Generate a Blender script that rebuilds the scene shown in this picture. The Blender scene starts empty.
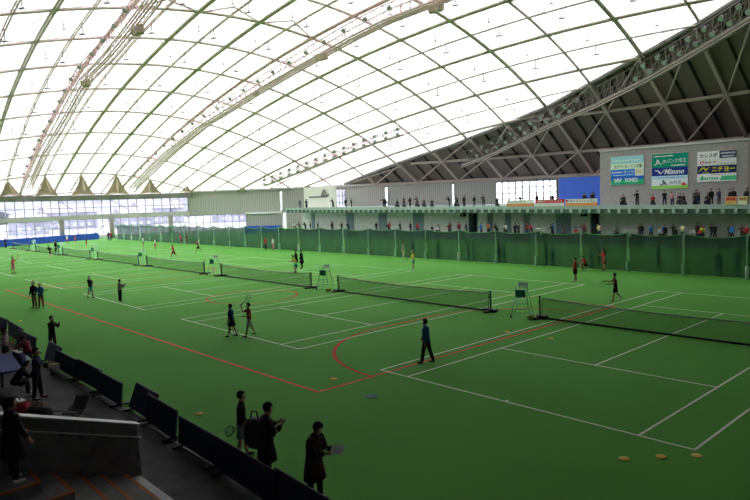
import bpy, bmesh, math, random
from mathutils import Vector, Matrix, Quaternion
random.seed(7)
SC = bpy.context.scene
COL = SC.collection
PI = math.pi

# ------------------------------------------------------------------ camera, world, exposure
cam_d = bpy.data.cameras.new('camera')
cam_d.lens = 633.3 / 750 * 36
cam_d.sensor_width = 36
cam_d.clip_end = 900
cam = bpy.data.objects.new('camera', cam_d)
COL.objects.link(cam)
YAW, PITCH, ROLL = -.8257, -.0795, -.0328
fw = Vector((math.sin(YAW)*math.cos(PITCH), math.cos(YAW)*math.cos(PITCH), math.sin(PITCH)))
rt = Vector((math.cos(YAW), -math.sin(YAW), 0))
up = rt.cross(fw)
r2 = rt*math.cos(ROLL) + up*math.sin(ROLL)
u2 = -rt*math.sin(ROLL) + up*math.cos(ROLL)
M = Matrix((r2, u2, -fw)).transposed().to_4x4()
M.translation = (16.714, -15.516, 6.235)
cam.matrix_world = M
SC.camera = cam

world = bpy.data.worlds.new('overcast_sky')
SC.world = world
world.use_nodes = True
nt = world.node_tree
bg = nt.nodes['Background']
bg.inputs[0].default_value = (0.97, 0.97, 1.0, 1)
bg.inputs[1].default_value = 7.0
SC.view_settings.view_transform = 'Standard'
SC.view_settings.look = 'None'
SC.view_settings.exposure = 0.38
SC.view_settings.gamma = 1.0
SC.view_settings.use_curve_mapping = False

# ------------------------------------------------------------------ materials
def mat(name, col, rough=.7, noise=0, scale=3.0, metal=0.0, spec=.3, trans=0.0):
    m = bpy.data.materials.new(name)
    m.use_nodes = True
    t = m.node_tree
    b = t.nodes['Principled BSDF']
    b.inputs['Base Color'].default_value = (*col, 1)
    b.inputs['Roughness'].default_value = rough
    b.inputs['Metallic'].default_value = metal
    b.inputs['Specular IOR Level'].default_value = spec
    if noise:
        tc = t.nodes.new('ShaderNodeTexCoord')
        n = t.nodes.new('ShaderNodeTexNoise')
        n.inputs['Scale'].default_value = scale
        n.inputs['Detail'].default_value = 4
        r = t.nodes.new('ShaderNodeValToRGB')
        r.color_ramp.elements[0].position = .3
        r.color_ramp.elements[1].position = .7
        r.color_ramp.elements[0].color = (*[c*(1-noise) for c in col], 1)
        r.color_ramp.elements[1].color = (*[min(1, c*(1+noise)) for c in col], 1)
        t.links.new(tc.outputs['Object'], n.inputs['Vector'])
        t.links.new(n.outputs['Fac'], r.inputs['Fac'])
        t.links.new(r.outputs['Color'], b.inputs['Base Color'])
    if trans:
        out = t.nodes['Material Output']
        tr = t.nodes.new('ShaderNodeBsdfTransparent')
        mx = t.nodes.new('ShaderNodeMixShader')
        mx.inputs[0].default_value = trans
        t.links.new(b.outputs[0], mx.inputs[1])
        t.links.new(tr.outputs[0], mx.inputs[2])
        t.links.new(mx.outputs[0], out.inputs['Surface'])
    return m

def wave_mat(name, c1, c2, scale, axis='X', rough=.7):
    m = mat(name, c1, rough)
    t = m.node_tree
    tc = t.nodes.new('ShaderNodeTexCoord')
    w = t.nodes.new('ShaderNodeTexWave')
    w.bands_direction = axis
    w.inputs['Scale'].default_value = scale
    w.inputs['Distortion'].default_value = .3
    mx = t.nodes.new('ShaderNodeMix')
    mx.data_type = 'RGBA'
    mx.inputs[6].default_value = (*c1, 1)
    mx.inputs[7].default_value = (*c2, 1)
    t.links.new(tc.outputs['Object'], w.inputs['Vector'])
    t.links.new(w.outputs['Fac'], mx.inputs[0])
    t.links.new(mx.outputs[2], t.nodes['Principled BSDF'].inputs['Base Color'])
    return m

def membrane_mat():
    m = bpy.data.materials.new('roof_membrane')
    m.use_nodes = True
    t = m.node_tree
    t.nodes.remove(t.nodes['Principled BSDF'])
    out = t.nodes['Material Output']
    tr = t.nodes.new('ShaderNodeBsdfTranslucent')
    tr.inputs[0].default_value = (.40, .405, .41, 1)
    df = t.nodes.new('ShaderNodeBsdfDiffuse')
    df.inputs[0].default_value = (.72, .72, .70, 1)
    mx = t.nodes.new('ShaderNodeMixShader')
    mx.inputs[0].default_value = .45
    t.links.new(tr.outputs[0], mx.inputs[1])
    t.links.new(df.outputs[0], mx.inputs[2])
    t.links.new(mx.outputs[0], out.inputs['Surface'])
    return m

def fabric_mat():
    m = bpy.data.materials.new('tan_fabric')
    m.use_nodes = True
    t = m.node_tree
    t.nodes.remove(t.nodes['Principled BSDF'])
    tr = t.nodes.new('ShaderNodeBsdfTranslucent'); tr.inputs[0].default_value = (.46, .36, .30, 1)
    df = t.nodes.new('ShaderNodeBsdfDiffuse'); df.inputs[0].default_value = (.72, .52, .48, 1)
    mx = t.nodes.new('ShaderNodeMixShader'); mx.inputs[0].default_value = .5
    t.links.new(tr.outputs[0], mx.inputs[1]); t.links.new(df.outputs[0], mx.inputs[2])
    t.links.new(mx.outputs[0], t.nodes['Material Output'].inputs['Surface'])
    return m

def glass_mat():
    m = bpy.data.materials.new('window_glass')
    m.use_nodes = True
    t = m.node_tree
    t.nodes.remove(t.nodes['Principled BSDF'])
    out = t.nodes['Material Output']
    tr = t.nodes.new('ShaderNodeBsdfTransparent')
    tr.inputs[0].default_value = (.93, .95, .99, 1)
    gl = t.nodes.new('ShaderNodeBsdfGlossy')
    gl.inputs['Roughness'].default_value = .05
    mx = t.nodes.new('ShaderNodeMixShader')
    mx.inputs[0].default_value = .05
    t.links.new(tr.outputs[0], mx.inputs[1])
    t.links.new(gl.outputs[0], mx.inputs[2])
    t.links.new(mx.outputs[0], out.inputs['Surface'])
    return m

def turf_mat():
    m = mat('artificial_turf', (.05, .2, .05), .9, spec=.1)
    t = m.node_tree
    tc = t.nodes.new('ShaderNodeTexCoord')
    n1 = t.nodes.new('ShaderNodeTexNoise'); n1.inputs['Scale'].default_value = .18; n1.inputs['Detail'].default_value = 5
    n2 = t.nodes.new('ShaderNodeTexNoise'); n2.inputs['Scale'].default_value = 30; n2.inputs['Detail'].default_value = 3
    t.links.new(tc.outputs['Object'], n1.inputs['Vector'])
    t.links.new(tc.outputs['Object'], n2.inputs['Vector'])
    ad = t.nodes.new('ShaderNodeMath'); ad.operation = 'ADD'
    t.links.new(n1.outputs['Fac'], ad.inputs[0]); t.links.new(n2.outputs['Fac'], ad.inputs[1])
    r = t.nodes.new('ShaderNodeValToRGB')
    r.color_ramp.elements[0].position = .7
    r.color_ramp.elements[1].position = 1.3
    r.color_ramp.elements[0].color = (.092, .308, .044, 1)
    r.color_ramp.elements[1].color = (.116, .368, .058, 1)
    t.links.new(ad.outputs[0], r.inputs['Fac'])
    t.links.new(r.outputs['Color'], t.nodes['Principled BSDF'].inputs['Base Color'])
    return m

MT = {
 'turf': turf_mat(), 'membrane': membrane_mat(), 'glass': glass_mat(),
 'white_line': mat('white_line', (0.806, 0.858, 0.65), .8, .1, 20),
 'red_line': mat('red_line', (0.754, 0.046, 0.026), .8, .1, 8),
 'stand': mat('dark_unseen_stand', (.045, .04, .04), .9),  # kept dark so the unseen roof and walls bounce little light
 'steel': mat('grey_steel', (.74, .57, .54), .6), 'steel_walk': mat('catwalk_steel', (.72, .52, .50), .6),
 'steel_dark': mat('dark_steel', (.26, .23, .22), .6),
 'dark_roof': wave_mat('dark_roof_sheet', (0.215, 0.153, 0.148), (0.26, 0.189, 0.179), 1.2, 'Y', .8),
 'dark_bar': mat('roof_bar', (0.598, 0.461, 0.448), .6),
 'purlin': mat('dark_purlin', (.03, .03, .03), .8),
 'concrete': mat('concrete', (.17, .165, .16), .85, .2, 4),
 'walkway': mat('walkway_concrete', (.115, .11, .11), .9, .25, 1.5),
 'corrugated': wave_mat('corrugated_wall', (0.494, 0.474, 0.448), (0.36, 0.345, 0.33), .75, 'X', .7),
 'beam_grey': mat('grey_beam', (0.546, 0.533, 0.507), .7),
 'beam_dark': mat('dark_grey_beam', (0.26, 0.247, 0.234), .7), 'column': mat('brown_grey_column', (0.312, 0.286, 0.26), .7),
 'cream': mat('cream_panel', (0.9, 0.9, 0.78), .7),
 'sign_wall': mat('grey_block_wall', (0.351, 0.325, 0.312), .85, .12, 3),
 'low_wall': mat('terrace_wall', (0.78, 0.806, 0.767), .85, .1, 2),
 'pillar_blue': mat('blue_grey_panel', (0.221, 0.325, 0.364), .7),
 'door_dark': mat('dark_opening', (.018, .03, .028), .7),
 'slab': mat('green_grey_slab', (0.39, 0.494, 0.455), .8, .1, 3),
 'slab_dark': mat('slab_bracket', (.10, .15, .13), .8),
 'blue_pad': mat('blue_pad', (0.026, 0.098, 0.546), .6),
 'blue_board': mat('blue_board', (0.058, 0.143, 0.65), .6),
 'white_frame': mat('white_frame', (0.9, 0.9, 0.9), .5),
 'mullion': mat('window_mullion', (.30, .30, .33), .5),
 'gusset': fabric_mat(),
 'net_green': mat('green_netting', (0.029, 0.094, 0.073), .9, .22, .5, trans=.15),
 'rope_green': mat('green_rope', (0.182, 0.546, 0.169), .8),
 'post_green': mat('pale_green_post', (0.325, 0.598, 0.442), .6),
 'post_white': mat('white_post_cap', (.68, .74, .70), .6),
 'net_black': mat('tennis_netting', (.03, .06, .035), .9, trans=.62),
 'tape': mat('net_tape', (0.546, 0.572, 0.546), .8),
 'black_metal': mat('black_metal', (.02, .022, .022), .5),
 'dark_green_metal': mat('dark_green_metal', (.02, .07, .05), .5),
 'chair_green': mat('chair_green', (0.546, 0.9, 0.728), .5),
 'chair_teal': mat('teal_cloth', (.04, .26, .22), .8),
 'white_plastic': mat('white_plastic', (.78, .80, .78), .5),
 'yellow': mat('yellow_plastic', (0.9, 0.9, 0.26), .5),
 'orange_mark': mat('orange_disc', (0.9, 0.65, 0.078), .7),
 'teal_mark': mat('teal_disc', (.01, .10, .09), .7),
 'barrier': mat('navy_barrier', (.016, .024, .085), .6, .2, 3),
 'barrier_edge': mat('barrier_edge', (.03, .04, .09), .5),
 'rail': mat('pale_metal_rail', (.40, .40, .39), .5, metal=.2),
 'nosing': mat('orange_nosing', (.50, .17, .06), .7),
 'step': mat('step_concrete', (.25, .24, .23), .9, .2, 3),
 'step_pale': mat('pale_step_concrete', (.70, .70, .68), .9, .1, 3),
 'lens': mat('floodlight_lens', (.40, .46, .42), .25, spec=.6),
 'tan': mat('tan_cabinet', (.42, .34, .22), .7),
 'snow': mat('snowy_ground', (.16, .15, .16), .9, .35, .12),
 'house': mat('far_house_wall', (.16, .16, .195), .9, .3, .3),
 'house_roof': mat('far_house_roof', (.165, .15, .16), .9),
 'hill': mat('far_hill', (.13, .13, .155), .9, .3, .06),
 'wire': mat('cable_grey', (.22, .18, .18), .6),
}
def flat(r, g, b, rough=.8):
    k = 'c_%.3f_%.3f_%.3f' % (r, g, b)
    if k not in MT:
        MT[k] = mat('paint_' + k[2:].replace('.', ''), (r, g, b), rough)
    return MT[k]
CL = {'black': (.012, .012, .014), 'navy': (.012, .02, .07), 'red': (.42, .03, .035), 'royal': (.02, .055, .26), 'plum': (.055, .014, .018), 'maroon': (.16, .025, .035), 'blue': (.03, .16, .48),
      'teal': (.02, .30, .30), 'white': (.75, .75, .75), 'grey': (.22, .22, .23), 'yellow': (.65, .58, .06), 'pink': (.58, .22, .26),
      'brown': (.15, .09, .06), 'orange': (.65, .22, .05), 'green': (.03, .20, .09), 'skin': (.46, .27, .19), 'hair': (.012, .010, .010),
      'dgrey': (.06, .06, .065), 'purple': (.12, .08, .22), 'cream': (.62, .55, .38), 'cyan': (.20, .50, .62), 'lilac': (.30, .22, .27)}
def cm(n): return flat(*CL[n])
_flat = flat

# ------------------------------------------------------------------ mesh helpers
class MB:
    def __init__(s): s.v = []; s.f = []; s.mi = []
    def add(s, vs, fs, mi=0):
        o = len(s.v)
        s.v += [tuple(v) for v in vs]
        s.f += [tuple(i+o for i in f) for f in fs]
        s.mi += [mi]*len(fs)
        return s
    def box(s, x0, x1, y0, y1, z0, z1, mi=0):
        return s.add([(x0,y0,z0),(x1,y0,z0),(x1,y1,z0),(x0,y1,z0),(x0,y0,z1),(x1,y0,z1),(x1,y1,z1),(x0,y1,z1)],
              [(3,2,1,0),(4,5,6,7),(0,1,5,4),(1,2,6,5),(2,3,7,6),(3,0,4,7)], mi)
    def cbox(s, c, sx, sy, sz, rz=0, mi=0, bev=0):
        ca, sa = math.cos(rz), math.sin(rz)
        vs = []
        for dz in (-.5, .5):
            for dx, dy in ((-.5,-.5),(.5,-.5),(.5,.5),(-.5,.5)):
                x, y = dx*sx, dy*sy
                vs.append((c[0]+x*ca-y*sa, c[1]+x*sa+y*ca, c[2]+dz*sz))
        return s.add(vs, [(3,2,1,0),(4,5,6,7),(0,1,5,4),(1,2,6,5),(2,3,7,6),(3,0,4,7)], mi)
    def beam(s, a, b, w, h=None, mi=0):
        a, b = Vector(a), Vector(b)
        h = h or w
        d = (b-a).normalized()
        u = d.cross(Vector((0,0,1)))
        if u.length < 1e-3: u = Vector((1,0,0))
        u.normalize(); n = u.cross(d)
        vs = [p + u*sx*w/2 + n*sz*h/2 for p in (a, b) for sx, sz in ((-1,-1),(1,-1),(1,1),(-1,1))]
        return s.add(vs, [(3,2,1,0),(4,5,6,7),(0,1,5,4),(1,2,6,5),(2,3,7,6),(3,0,4,7)], mi)
    def tube(s, pts, r, n=6, mi=0, closed=False):
        pts = [Vector(p) for p in pts]
        rs = r if isinstance(r, (list, tuple)) else [r]*len(pts)
        vs = []; fs = []
        pu = None
        N = len(pts)
        for i, p in enumerate(pts):
            if closed: d = pts[(i+1) % N] - pts[i-1]
            else: d = pts[min(i+1, N-1)] - pts[max(i-1, 0)]
            d.normalize()
            if pu is None:
                pu = d.cross(Vector((0,0,1)))
                if pu.length < 1e-3: pu = d.cross(Vector((1,0,0)))
            pu = (pu - d*pu.dot(d)).normalized()
            w = d.cross(pu)
            for k in range(n):
                a = 2*PI*k/n
                vs.append(p + (pu*math.cos(a)+w*math.sin(a))*rs[i])
        for i in range(N if closed else N-1):
            for k in range(n):
                a = i*n+k; b = i*n+(k+1) % n; c = ((i+1) % N)*n
                fs.append((a, b, c+(k+1) % n, c+k))
        if not closed:
            fs.append(tuple(range(n))[::-1]); fs.append(tuple((N-1)*n+k for k in range(n)))
        return s.add(vs, fs, mi)
    def lathe(s, prof, c=(0,0,0), n=12, mi=0, axis=None):
        # prof: list of (r, z)
        q = Vector((0,0,1)).rotation_difference(Vector(axis)) if axis else Quaternion()
        vs = [Vector(c) + q @ Vector((r*math.cos(2*PI*k/n), r*math.sin(2*PI*k/n), z)) for r, z in prof for k in range(n)]
        fs = [(i*n+k, i*n+(k+1) % n, (i+1)*n+(k+1) % n, (i+1)*n+k) for i in range(len(prof)-1) for k in range(n)]
        fs += [tuple(range(n))[::-1], tuple((len(prof)-1)*n+k for k in range(n))]
        return s.add(vs, fs, mi)
    def grid(s, P, mi=0):
        R = len(P); C = len(P[0])
        return s.add([p for row in P for p in row], [(i*C+j, i*C+j+1, (i+1)*C+j+1, (i+1)*C+j) for i in range(R-1) for j in range(C-1)], mi)
    def prism(s, poly, z0, z1, mi=0):
        n = len(poly)
        return s.add([(x, y, z0) for x, y in poly]+[(x, y, z1) for x, y in poly],
            [tuple(range(n))[::-1], tuple(range(n, 2*n))]+[(i, (i+1) % n, n+(i+1) % n, n+i) for i in range(n)], mi)
    def build(s, name, mats, parent=None, loc=None, rot=None, smooth=False, bevel=0):
        me = bpy.data.meshes.new(name)
        me.from_pydata(s.v, [], s.f)
        for m in (mats if isinstance(mats, (list, tuple)) else [mats]):
            me.materials.append(MT[m] if isinstance(m, str) else m)
        if len(me.materials) > 1: me.polygons.foreach_set('material_index', s.mi)
        if smooth: me.polygons.foreach_set('use_smooth', [True]*len(s.f))
        me.update()
        o = bpy.data.objects.new(name, me)
        COL.objects.link(o)
        if parent: o.parent = parent
        if loc is not None: o.location = loc
        if rot is not None: o.rotation_euler = rot
        if bevel:
            b = o.modifiers.new('bevel', 'BEVEL'); b.width = bevel; b.segments = 2; b.limit_method = 'ANGLE'
        return o

def tag(o, label, cat, group=None, kind=None):
    o['label'] = label; o['category'] = cat
    if group: o['group'] = group
    if kind: o['kind'] = kind
    return o
def struct(o):
    o['kind'] = 'structure'; return o
def empty(name, loc, rz=0):
    o = bpy.data.objects.new(name, None); COL.objects.link(o)
    o.location = loc; o.rotation_euler = (0, 0, rz); o.empty_display_size = .2
    return o
ORD = ['', 'first', 'second', 'third', 'fourth', 'fifth', 'sixth', 'seventh', 'eighth', 'ninth', 'tenth', 'eleventh', 'twelfth', 'thirteenth', 'fourteenth',
       'fifteenth', 'sixteenth', 'seventeenth', 'eighteenth', 'nineteenth']
TENS = {2: 'twenty', 3: 'thirty', 4: 'forty', 5: 'fifty', 6: 'sixty', 7: 'seventy', 8: 'eighty', 9: 'ninety'}
def ordn(n):
    if n < 20: return ORD[n]
    return (TENS[n//10]+'-'+ORD[n % 10]) if n % 10 else TENS[n//10][:-1]+'ieth'
def lerp(a, b, t): return a+(b-a)*t
def interp(x, pts):
    if x <= pts[0][0]: return pts[0][1]
    for (a, b), (c, d) in zip(pts, pts[1:]):
        if x <= c: return lerp(b, d, (x-a)/(c-a))
    return pts[-1][1]

# ------------------------------------------------------------------ roof surface
RQ = [5.2893, 12.5987, 20.1964, 27.823, 35.2705, 42.6523, 50.0454, 57.5508, 64.953, -10.5907, -17.9194, -25.6536, -33.3868, -41.1139, -49.042, -57.3002, -65.5836, -74.2368, -82.8675, -91.5275, -100.343, -108.9994, 20.5247, 18.3113, -0.103, 32.9044, -3.3547, -11.297, -0.1987, -0.7259, 1.788, -0.4614, -1.2055, -1.3095, -2.0394, 2.0054, -0.9328, 0.2642, 0.2335]
XC, YC, TH = RQ[22:25]
def zdome(x, y):
    dx, dy = x-XC, y-YC
    a = (dx*math.cos(TH)+dy*math.sin(TH))/60; b = (-dx*math.sin(TH)+dy*math.cos(TH))/40
    c = RQ[25:31]
    return c[0]+c[1]*a*a+c[2]*b*b+c[3]*a**4+c[4]*a*a*b*b+c[5]*b**4
def lin(t, arr):
    i = max(0, min(len(arr)-2, int(math.floor(t))))
    return arr[i]+(arr[i+1]-arr[i])*(t-i)
def node(I, J):
    g = RQ[31:39]; i = I-4; j = J-7
    y = lin(I, RQ[:9])+(g[0]*j+g[1]*i)*j*j/100+g[2]*i*j/10+g[6]*j*j/10
    x = lin(J, RQ[9:22])+(g[3]*i+g[4]*j)*i*i/100+g[5]*i*j/10+g[7]*i*i/10
    return x, y
def mirror(x, y):
    dx, dy = x-XC, y-YC
    a = dx*math.cos(TH)+dy*math.sin(TH); b = dx*math.sin(TH)-dy*math.cos(TH)
    return XC+a*math.cos(TH)-b*math.sin(TH), YC+a*math.sin(TH)+b*math.cos(TH)
# far edge of the membrane (plan), found on the dome
EDGE = [(-118, 32), (-117.2, 36), (-115.4, 41.6), (-110.5, 48), (-102.4, 55.7), (-91, 63), (-81.5, 67.4), (-67.3, 67.8), (-54.5, 68.2), (-43.3, 67.3), (-33.6, 65.8),
        (-24.3, 62.8), (-16.5, 59.9), (-10.1, 57.4), (-5.5, 55.1), (5, 51), (20, 48), (36, 49), (60, 56)]
NEAR = sorted([mirror(x, y) for x, y in EDGE[:-1]])
NEAR = [p for p in NEAR if p[1] < 31.9]
NEAR = [(-118, 32), (-117.2, 24), (-112.9, 12.7)] + [(-95, -1), (-72, -8), (-46, -8), (-28, 2), (-20, 14), (-11, 29), (0, 41), (9, 48.9), (60, 56)]  # near outline shaped for light: membrane stops early, leaving the near courts dim
def yF(x): return interp(x, EDGE)
def yN(x): return interp(x, NEAR)
WP = [(-96, -30), (-101, -18), (-107, 0), (-112.7, 12.7), (-117.2, 24), (-118, 32), (-115.4, 41.6), (-110.5, 48), (-102.4, 55.7), (-91, 63), (-81.5, 67.4), (-67, 72.5), (-50, 76.5), (-42, 78.5), (-34, 79), (-18, 80), (10, 80), (60, 80)]
def yW(x):
    return interp(x, [p for p in WP if p[1] > 32.5] and sorted([p for p in WP if p[1] >= 32]))
def inside(x, y):
    return -118 <= x <= 9 and yN(x)-.2 <= y <= yF(x)+.9

# ------------------------------------------------------------------ floor, outdoors
struct(MB().box(-119, 60, -8.22, 82, -.3, 0).build('floor', 'turf'))
struct(MB().box(-119, 60, -46, -8.22, -.3, -.002).build('floor_walkway', 'walkway'))
struct(MB().box(-22, 30, -8.50, -8.42, -.02, .02).build('trim_1', 'step'))
struct(MB().box(-700, 500, -500, 700, -2.4, -2.0).build('ground_outside', 'snow'))
rows = []
for k in range(41):
    a = k/40
    y = lerp(-260, 420, a)
    rows.append([(-420-30*math.sin(k*.7), y, -2), (-440, y, 14+9*math.sin(k*.55)+5*math.sin(k*1.7)), (-480, y, 20+8*math.sin(k*.31+1)), (-520, y, -2)])
struct(MB().grid(rows).build('hill_outside', 'hill'))
def house(x, y, w, d, h, label):
    r = empty('house', (x, y, -2))
    tag(r, label, 'house', 'houses beyond the end windows')
    MB().box(-d/2, d/2, -w/2, w/2, 0, h).build('wall', 'house', r)
    MB().add([(-d/2-.4,-w/2-.4,h),(d/2+.4,-w/2-.4,h),(d/2+.4,w/2+.4,h),(-d/2-.4,w/2+.4,h),(0,-w/2-.4,h+d*.3),(0,w/2+.4,h+d*.3)],
             [(3,2,1,0),(0,1,4),(3,5,2),(1,2,5,4),(0,4,5,3)]).build('roof', 'house_roof', r)
    for k in range(int(w//3)):
        for zz in (1.2, 4.0):
            if zz+1.4 < h: MB().box(d/2-.02, d/2+.05, -w/2+1+k*3, -w/2+2.2+k*3, zz, zz+1.3).build('window', 'mullion', r)
for k, (x, y, w, d, h) in enumerate([(-235, 8, 13, 9, 5.5), (-260, 30, 17, 10, 6), (-228, 46, 11, 8, 4.6), (-270, 72, 20, 12, 7), (-240, 88, 13, 9, 5.6), (-285, 118, 22, 12, 7.4), (-250, 138, 14, 9, 5.2)]):
    house(x, y, w, d, h, 'pale hazy house outside the end windows, %s from the left' % ordn(k+1))

# ------------------------------------------------------------------ court lines
LW = .075
def lines_obj(segs, name, m, w=LW, z=.006):
    b = MB()
    for (x0, y0), (x1, y1) in segs:
        d = Vector((x1-x0, y1-y0, 0)).normalized(); n = Vector((-d.y, d.x, 0))*w/2; d = d*w/2
        a = Vector((x0, y0, z))-d; c = Vector((x1, y1, z))+d
        b.add([a-n, c-n, c+n, a+n], [(0, 1, 2, 3)])
    return struct(b.build(name, m))
COURTS = [0.0, -16.04, -31.9, -47.6, -62.2, -76.3, -89.2, -103.2]
tn = 2
for k, x0 in enumerate(COURTS):
    W, L = 10.97, 23.77
    S = [((x0,0),(x0+W,0)), ((x0,L),(x0+W,L)), ((x0,0),(x0,L)), ((x0+W,0),(x0+W,L)), ((x0+1.37,0),(x0+1.37,L)), ((x0+9.6,0),(x0+9.6,L)),
         ((x0+1.37,5.485),(x0+9.6,5.485)), ((x0+1.37,18.285),(x0+9.6,18.285)), ((x0+W/2,5.485),(x0+W/2,18.285)), ((x0+W/2,0),(x0+W/2,.15))]
    lines_obj(S, 'trim_%d' % tn, 'white_line'); tn += 1
for s in (-16.04*-1,):  # the court right of the frame
    pass
RA = [(-5.6+0*t, 5.2) for t in (0,)]
arc = [(.4-6*math.sin(a), 5.2-6*math.cos(a)) for a in [PI/2*t/24 for t in range(25)]] + [(.4-6*math.cos(a), 8.8+6*math.sin(a)) for a in [PI/2*t/24 for t in range(25)]]
circ = [(-20+3*math.cos(2*PI*t/40), 7+3*math.sin(2*PI*t/40)) for t in range(41)]
arc2 = [(-40.4-x, y) for x, y in arc]
seg = lambda P: list(zip(P, P[1:]))
lines_obj([((-40.4,-3.2),(.4,-3.2)), ((.4,-3.2),(.4,17.2)), ((-40.4,-3.2),(-40.4,17.2))], 'trim_%d' % tn, 'red_line', .12, .0045); tn += 1
lines_obj([((-40.4,17.2),(.4,17.2))], 'trim_%d' % tn, 'red_line', .06, .0044); tn += 1
lines_obj(seg(arc)+seg(arc2), 'trim_%d' % tn, 'red_line', .14, .0047); tn += 1
lines_obj(seg(circ), 'trim_%d' % tn, 'red_line', .12, .0049); tn += 1

# ------------------------------------------------------------------ roof shell
P = []
NX, NY = 110, 44
xs = [-117.9+k*(8.5+117.9)/NX for k in range(NX+1)]
def mem_row(x, off):
    a, b = yN(x), yF(x)
    return [(x, lerp(a, b, t/NY), zdome(x, lerp(a, b, t/NY))+off) for t in range(NY+1)]
struct(MB().grid([mem_row(x, .35) for x in xs]).build('ceiling', 'membrane', smooth=True))
# opaque back roof, from the membrane edge down to the back wall; then an unseen opaque roof added to shade the near courts
def back_prof(x):
    y0, z0 = yF(x), zdome(x, yF(x))+.4
    return (x, y0, z0), (x, max(yW(x)+.3, y0+.05), min(9.2, z0))
bx = [-81.5+k*(54+81.5)/60 for k in range(61)]
rows = []
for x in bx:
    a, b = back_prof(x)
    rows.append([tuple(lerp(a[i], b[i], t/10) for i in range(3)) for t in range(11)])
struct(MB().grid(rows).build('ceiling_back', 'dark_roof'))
rows = []
for x in [-112+k*(54+112)/60 for k in range(61)]:
    y0 = yN(x) if x < 8.5 else yF(x)
    rows.append([(x, lerp(y0, min(y0-.1, -46), t/16), max(5, zdome(x, lerp(y0, min(y0-.1, -46), t/16))+.4)) for t in range(17)])
struct(MB().grid(rows).build('ceiling_unseen_shade', 'stand'))
near_low = [(r[-1][0], r[-1][1]) for r in rows]
m = MB()
m.grid([[(r[-1][0], r[-1][1], 0), r[-1]] for r in rows])
struct(m.build('wall_near', 'stand'))
m = MB()
m.grid([[(54, y, 0), (54, y, min(max(9, zdome(54, y)), 34))] for y in [near_low[-1][1]+k*(80-near_low[-1][1])/30 for k in range(31)]])
struct(m.build('wall_right', 'stand'))

# ------------------------------------------------------------------ ribs
def rib_pts_i(I, t0=-6, t1=13.6, st=.2):
    out = []; t = t0
    while t <= t1:
        x, y = node(I, t)
        if inside(x, y): out.append((x, y, zdome(x, y)))
        t += st
    return out
def rib_pts_j(J, t0=-4, t1=10.5, st=.2):
    out = []; t = t0
    while t <= t1:
        x, y = node(t, J)
        if inside(x, y): out.append((x, y, zdome(x, y)))
        t += st
    return out
for I in range(-2, 10):
    p = rib_pts_i(I)
    if len(p) < 4: continue
    m = MB()
    m.tube([(x, y-.13, z) for x, y, z in p], .14, 6); m.tube([(x, y+.13, z-.08) for x, y, z in p], .14, 6)
    struct(m.build('roof_rib', 'steel', smooth=True))
for h in range(-2, 9):
    p = rib_pts_i(h+.5)
    if len(p) < 4: continue
    m = MB()
    m.tube([(x, y-.12, z) for x, y, z in p], .09, 5); m.tube([(x, y+.12, z) for x, y, z in p], .09, 5)
    for a, b in zip(p, p[1:]):
        for t in (0, .5):
            x, y, z = [lerp(a[i], b[i], t) for i in range(3)]
            m.beam((x, y-.14, z), (x, y+.14, z), .05)
    struct(m.build('roof_purlin', 'steel'))
for J in range(-4, 14):
    p = rib_pts_j(J)
    if len(p) < 4: continue
    m = MB()
    if J % 2: m.tube([(x-.14, y, z-.05) for x, y, z in p], .14, 6); m.tube([(x+.14, y, z-.05) for x, y, z in p], .14, 6)
    else: m.tube([(x, y, z-.05) for x, y, z in p], .18, 6)
    struct(m.build('roof_arch', 'steel', smooth=True))
# cable struts in every cell
for I in range(-1, 9):
    for J in range(-3, 13):
        for h, ln in ((.25, .5), (.5, 1.1), (.75, .5)):
            if h == .75: continue
            x, y = node(I+h, J+.5)
            if not inside(x, y) or not inside(*node(I, J)) or not inside(*node(I+1, J+1)): continue
            z = zdome(x, y)
            m = MB()
            m.tube([(x, y, z+.2), (x, y, z-ln)], .05, 5)
            if h == .5:
                m.tube([(x-.5, y, z-ln), (x+.5, y, z-ln)], .05, 5); m.tube([(x, y-.4, z-ln), (x, y+.4, z-ln)], .05, 5)
                for a, b in ((0,0),(1,0),(1,1),(0,1)):
                    X, Y = node(I+a, J+b)
                    m.tube([(x, y, z-ln), (X, Y, zdome(X, Y))], .03, 4)
            else:
                m.tube([(x-.25, y, z-ln), (x+.25, y, z-ln)], .07, 5)
            struct(m.build('cable_strut', 'wire'))
# folded braces on the second arch from the top
for I in (1, 2, 3):
    m = MB()
    n0, n1, mid = node(I, 5), node(I+1, 5), node(I+.38, 4.68)
    for a, b in ((n0, mid), (mid, n1)):
        m.tube([(*a, zdome(*a)-.1), (*b, zdome(*b)-.1)], .11, 6)
    struct(m.build('roof_brace', 'steel'))
# membrane rim beam and wall-head beam
rim = [(x, yF(x), zdome(x, yF(x))+.15) for x in [-81.5+k for k in range(0, 136)]]
struct(MB().tube(rim, .3, 8).build('roof_edge_tube', 'steel_dark', smooth=True))

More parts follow.
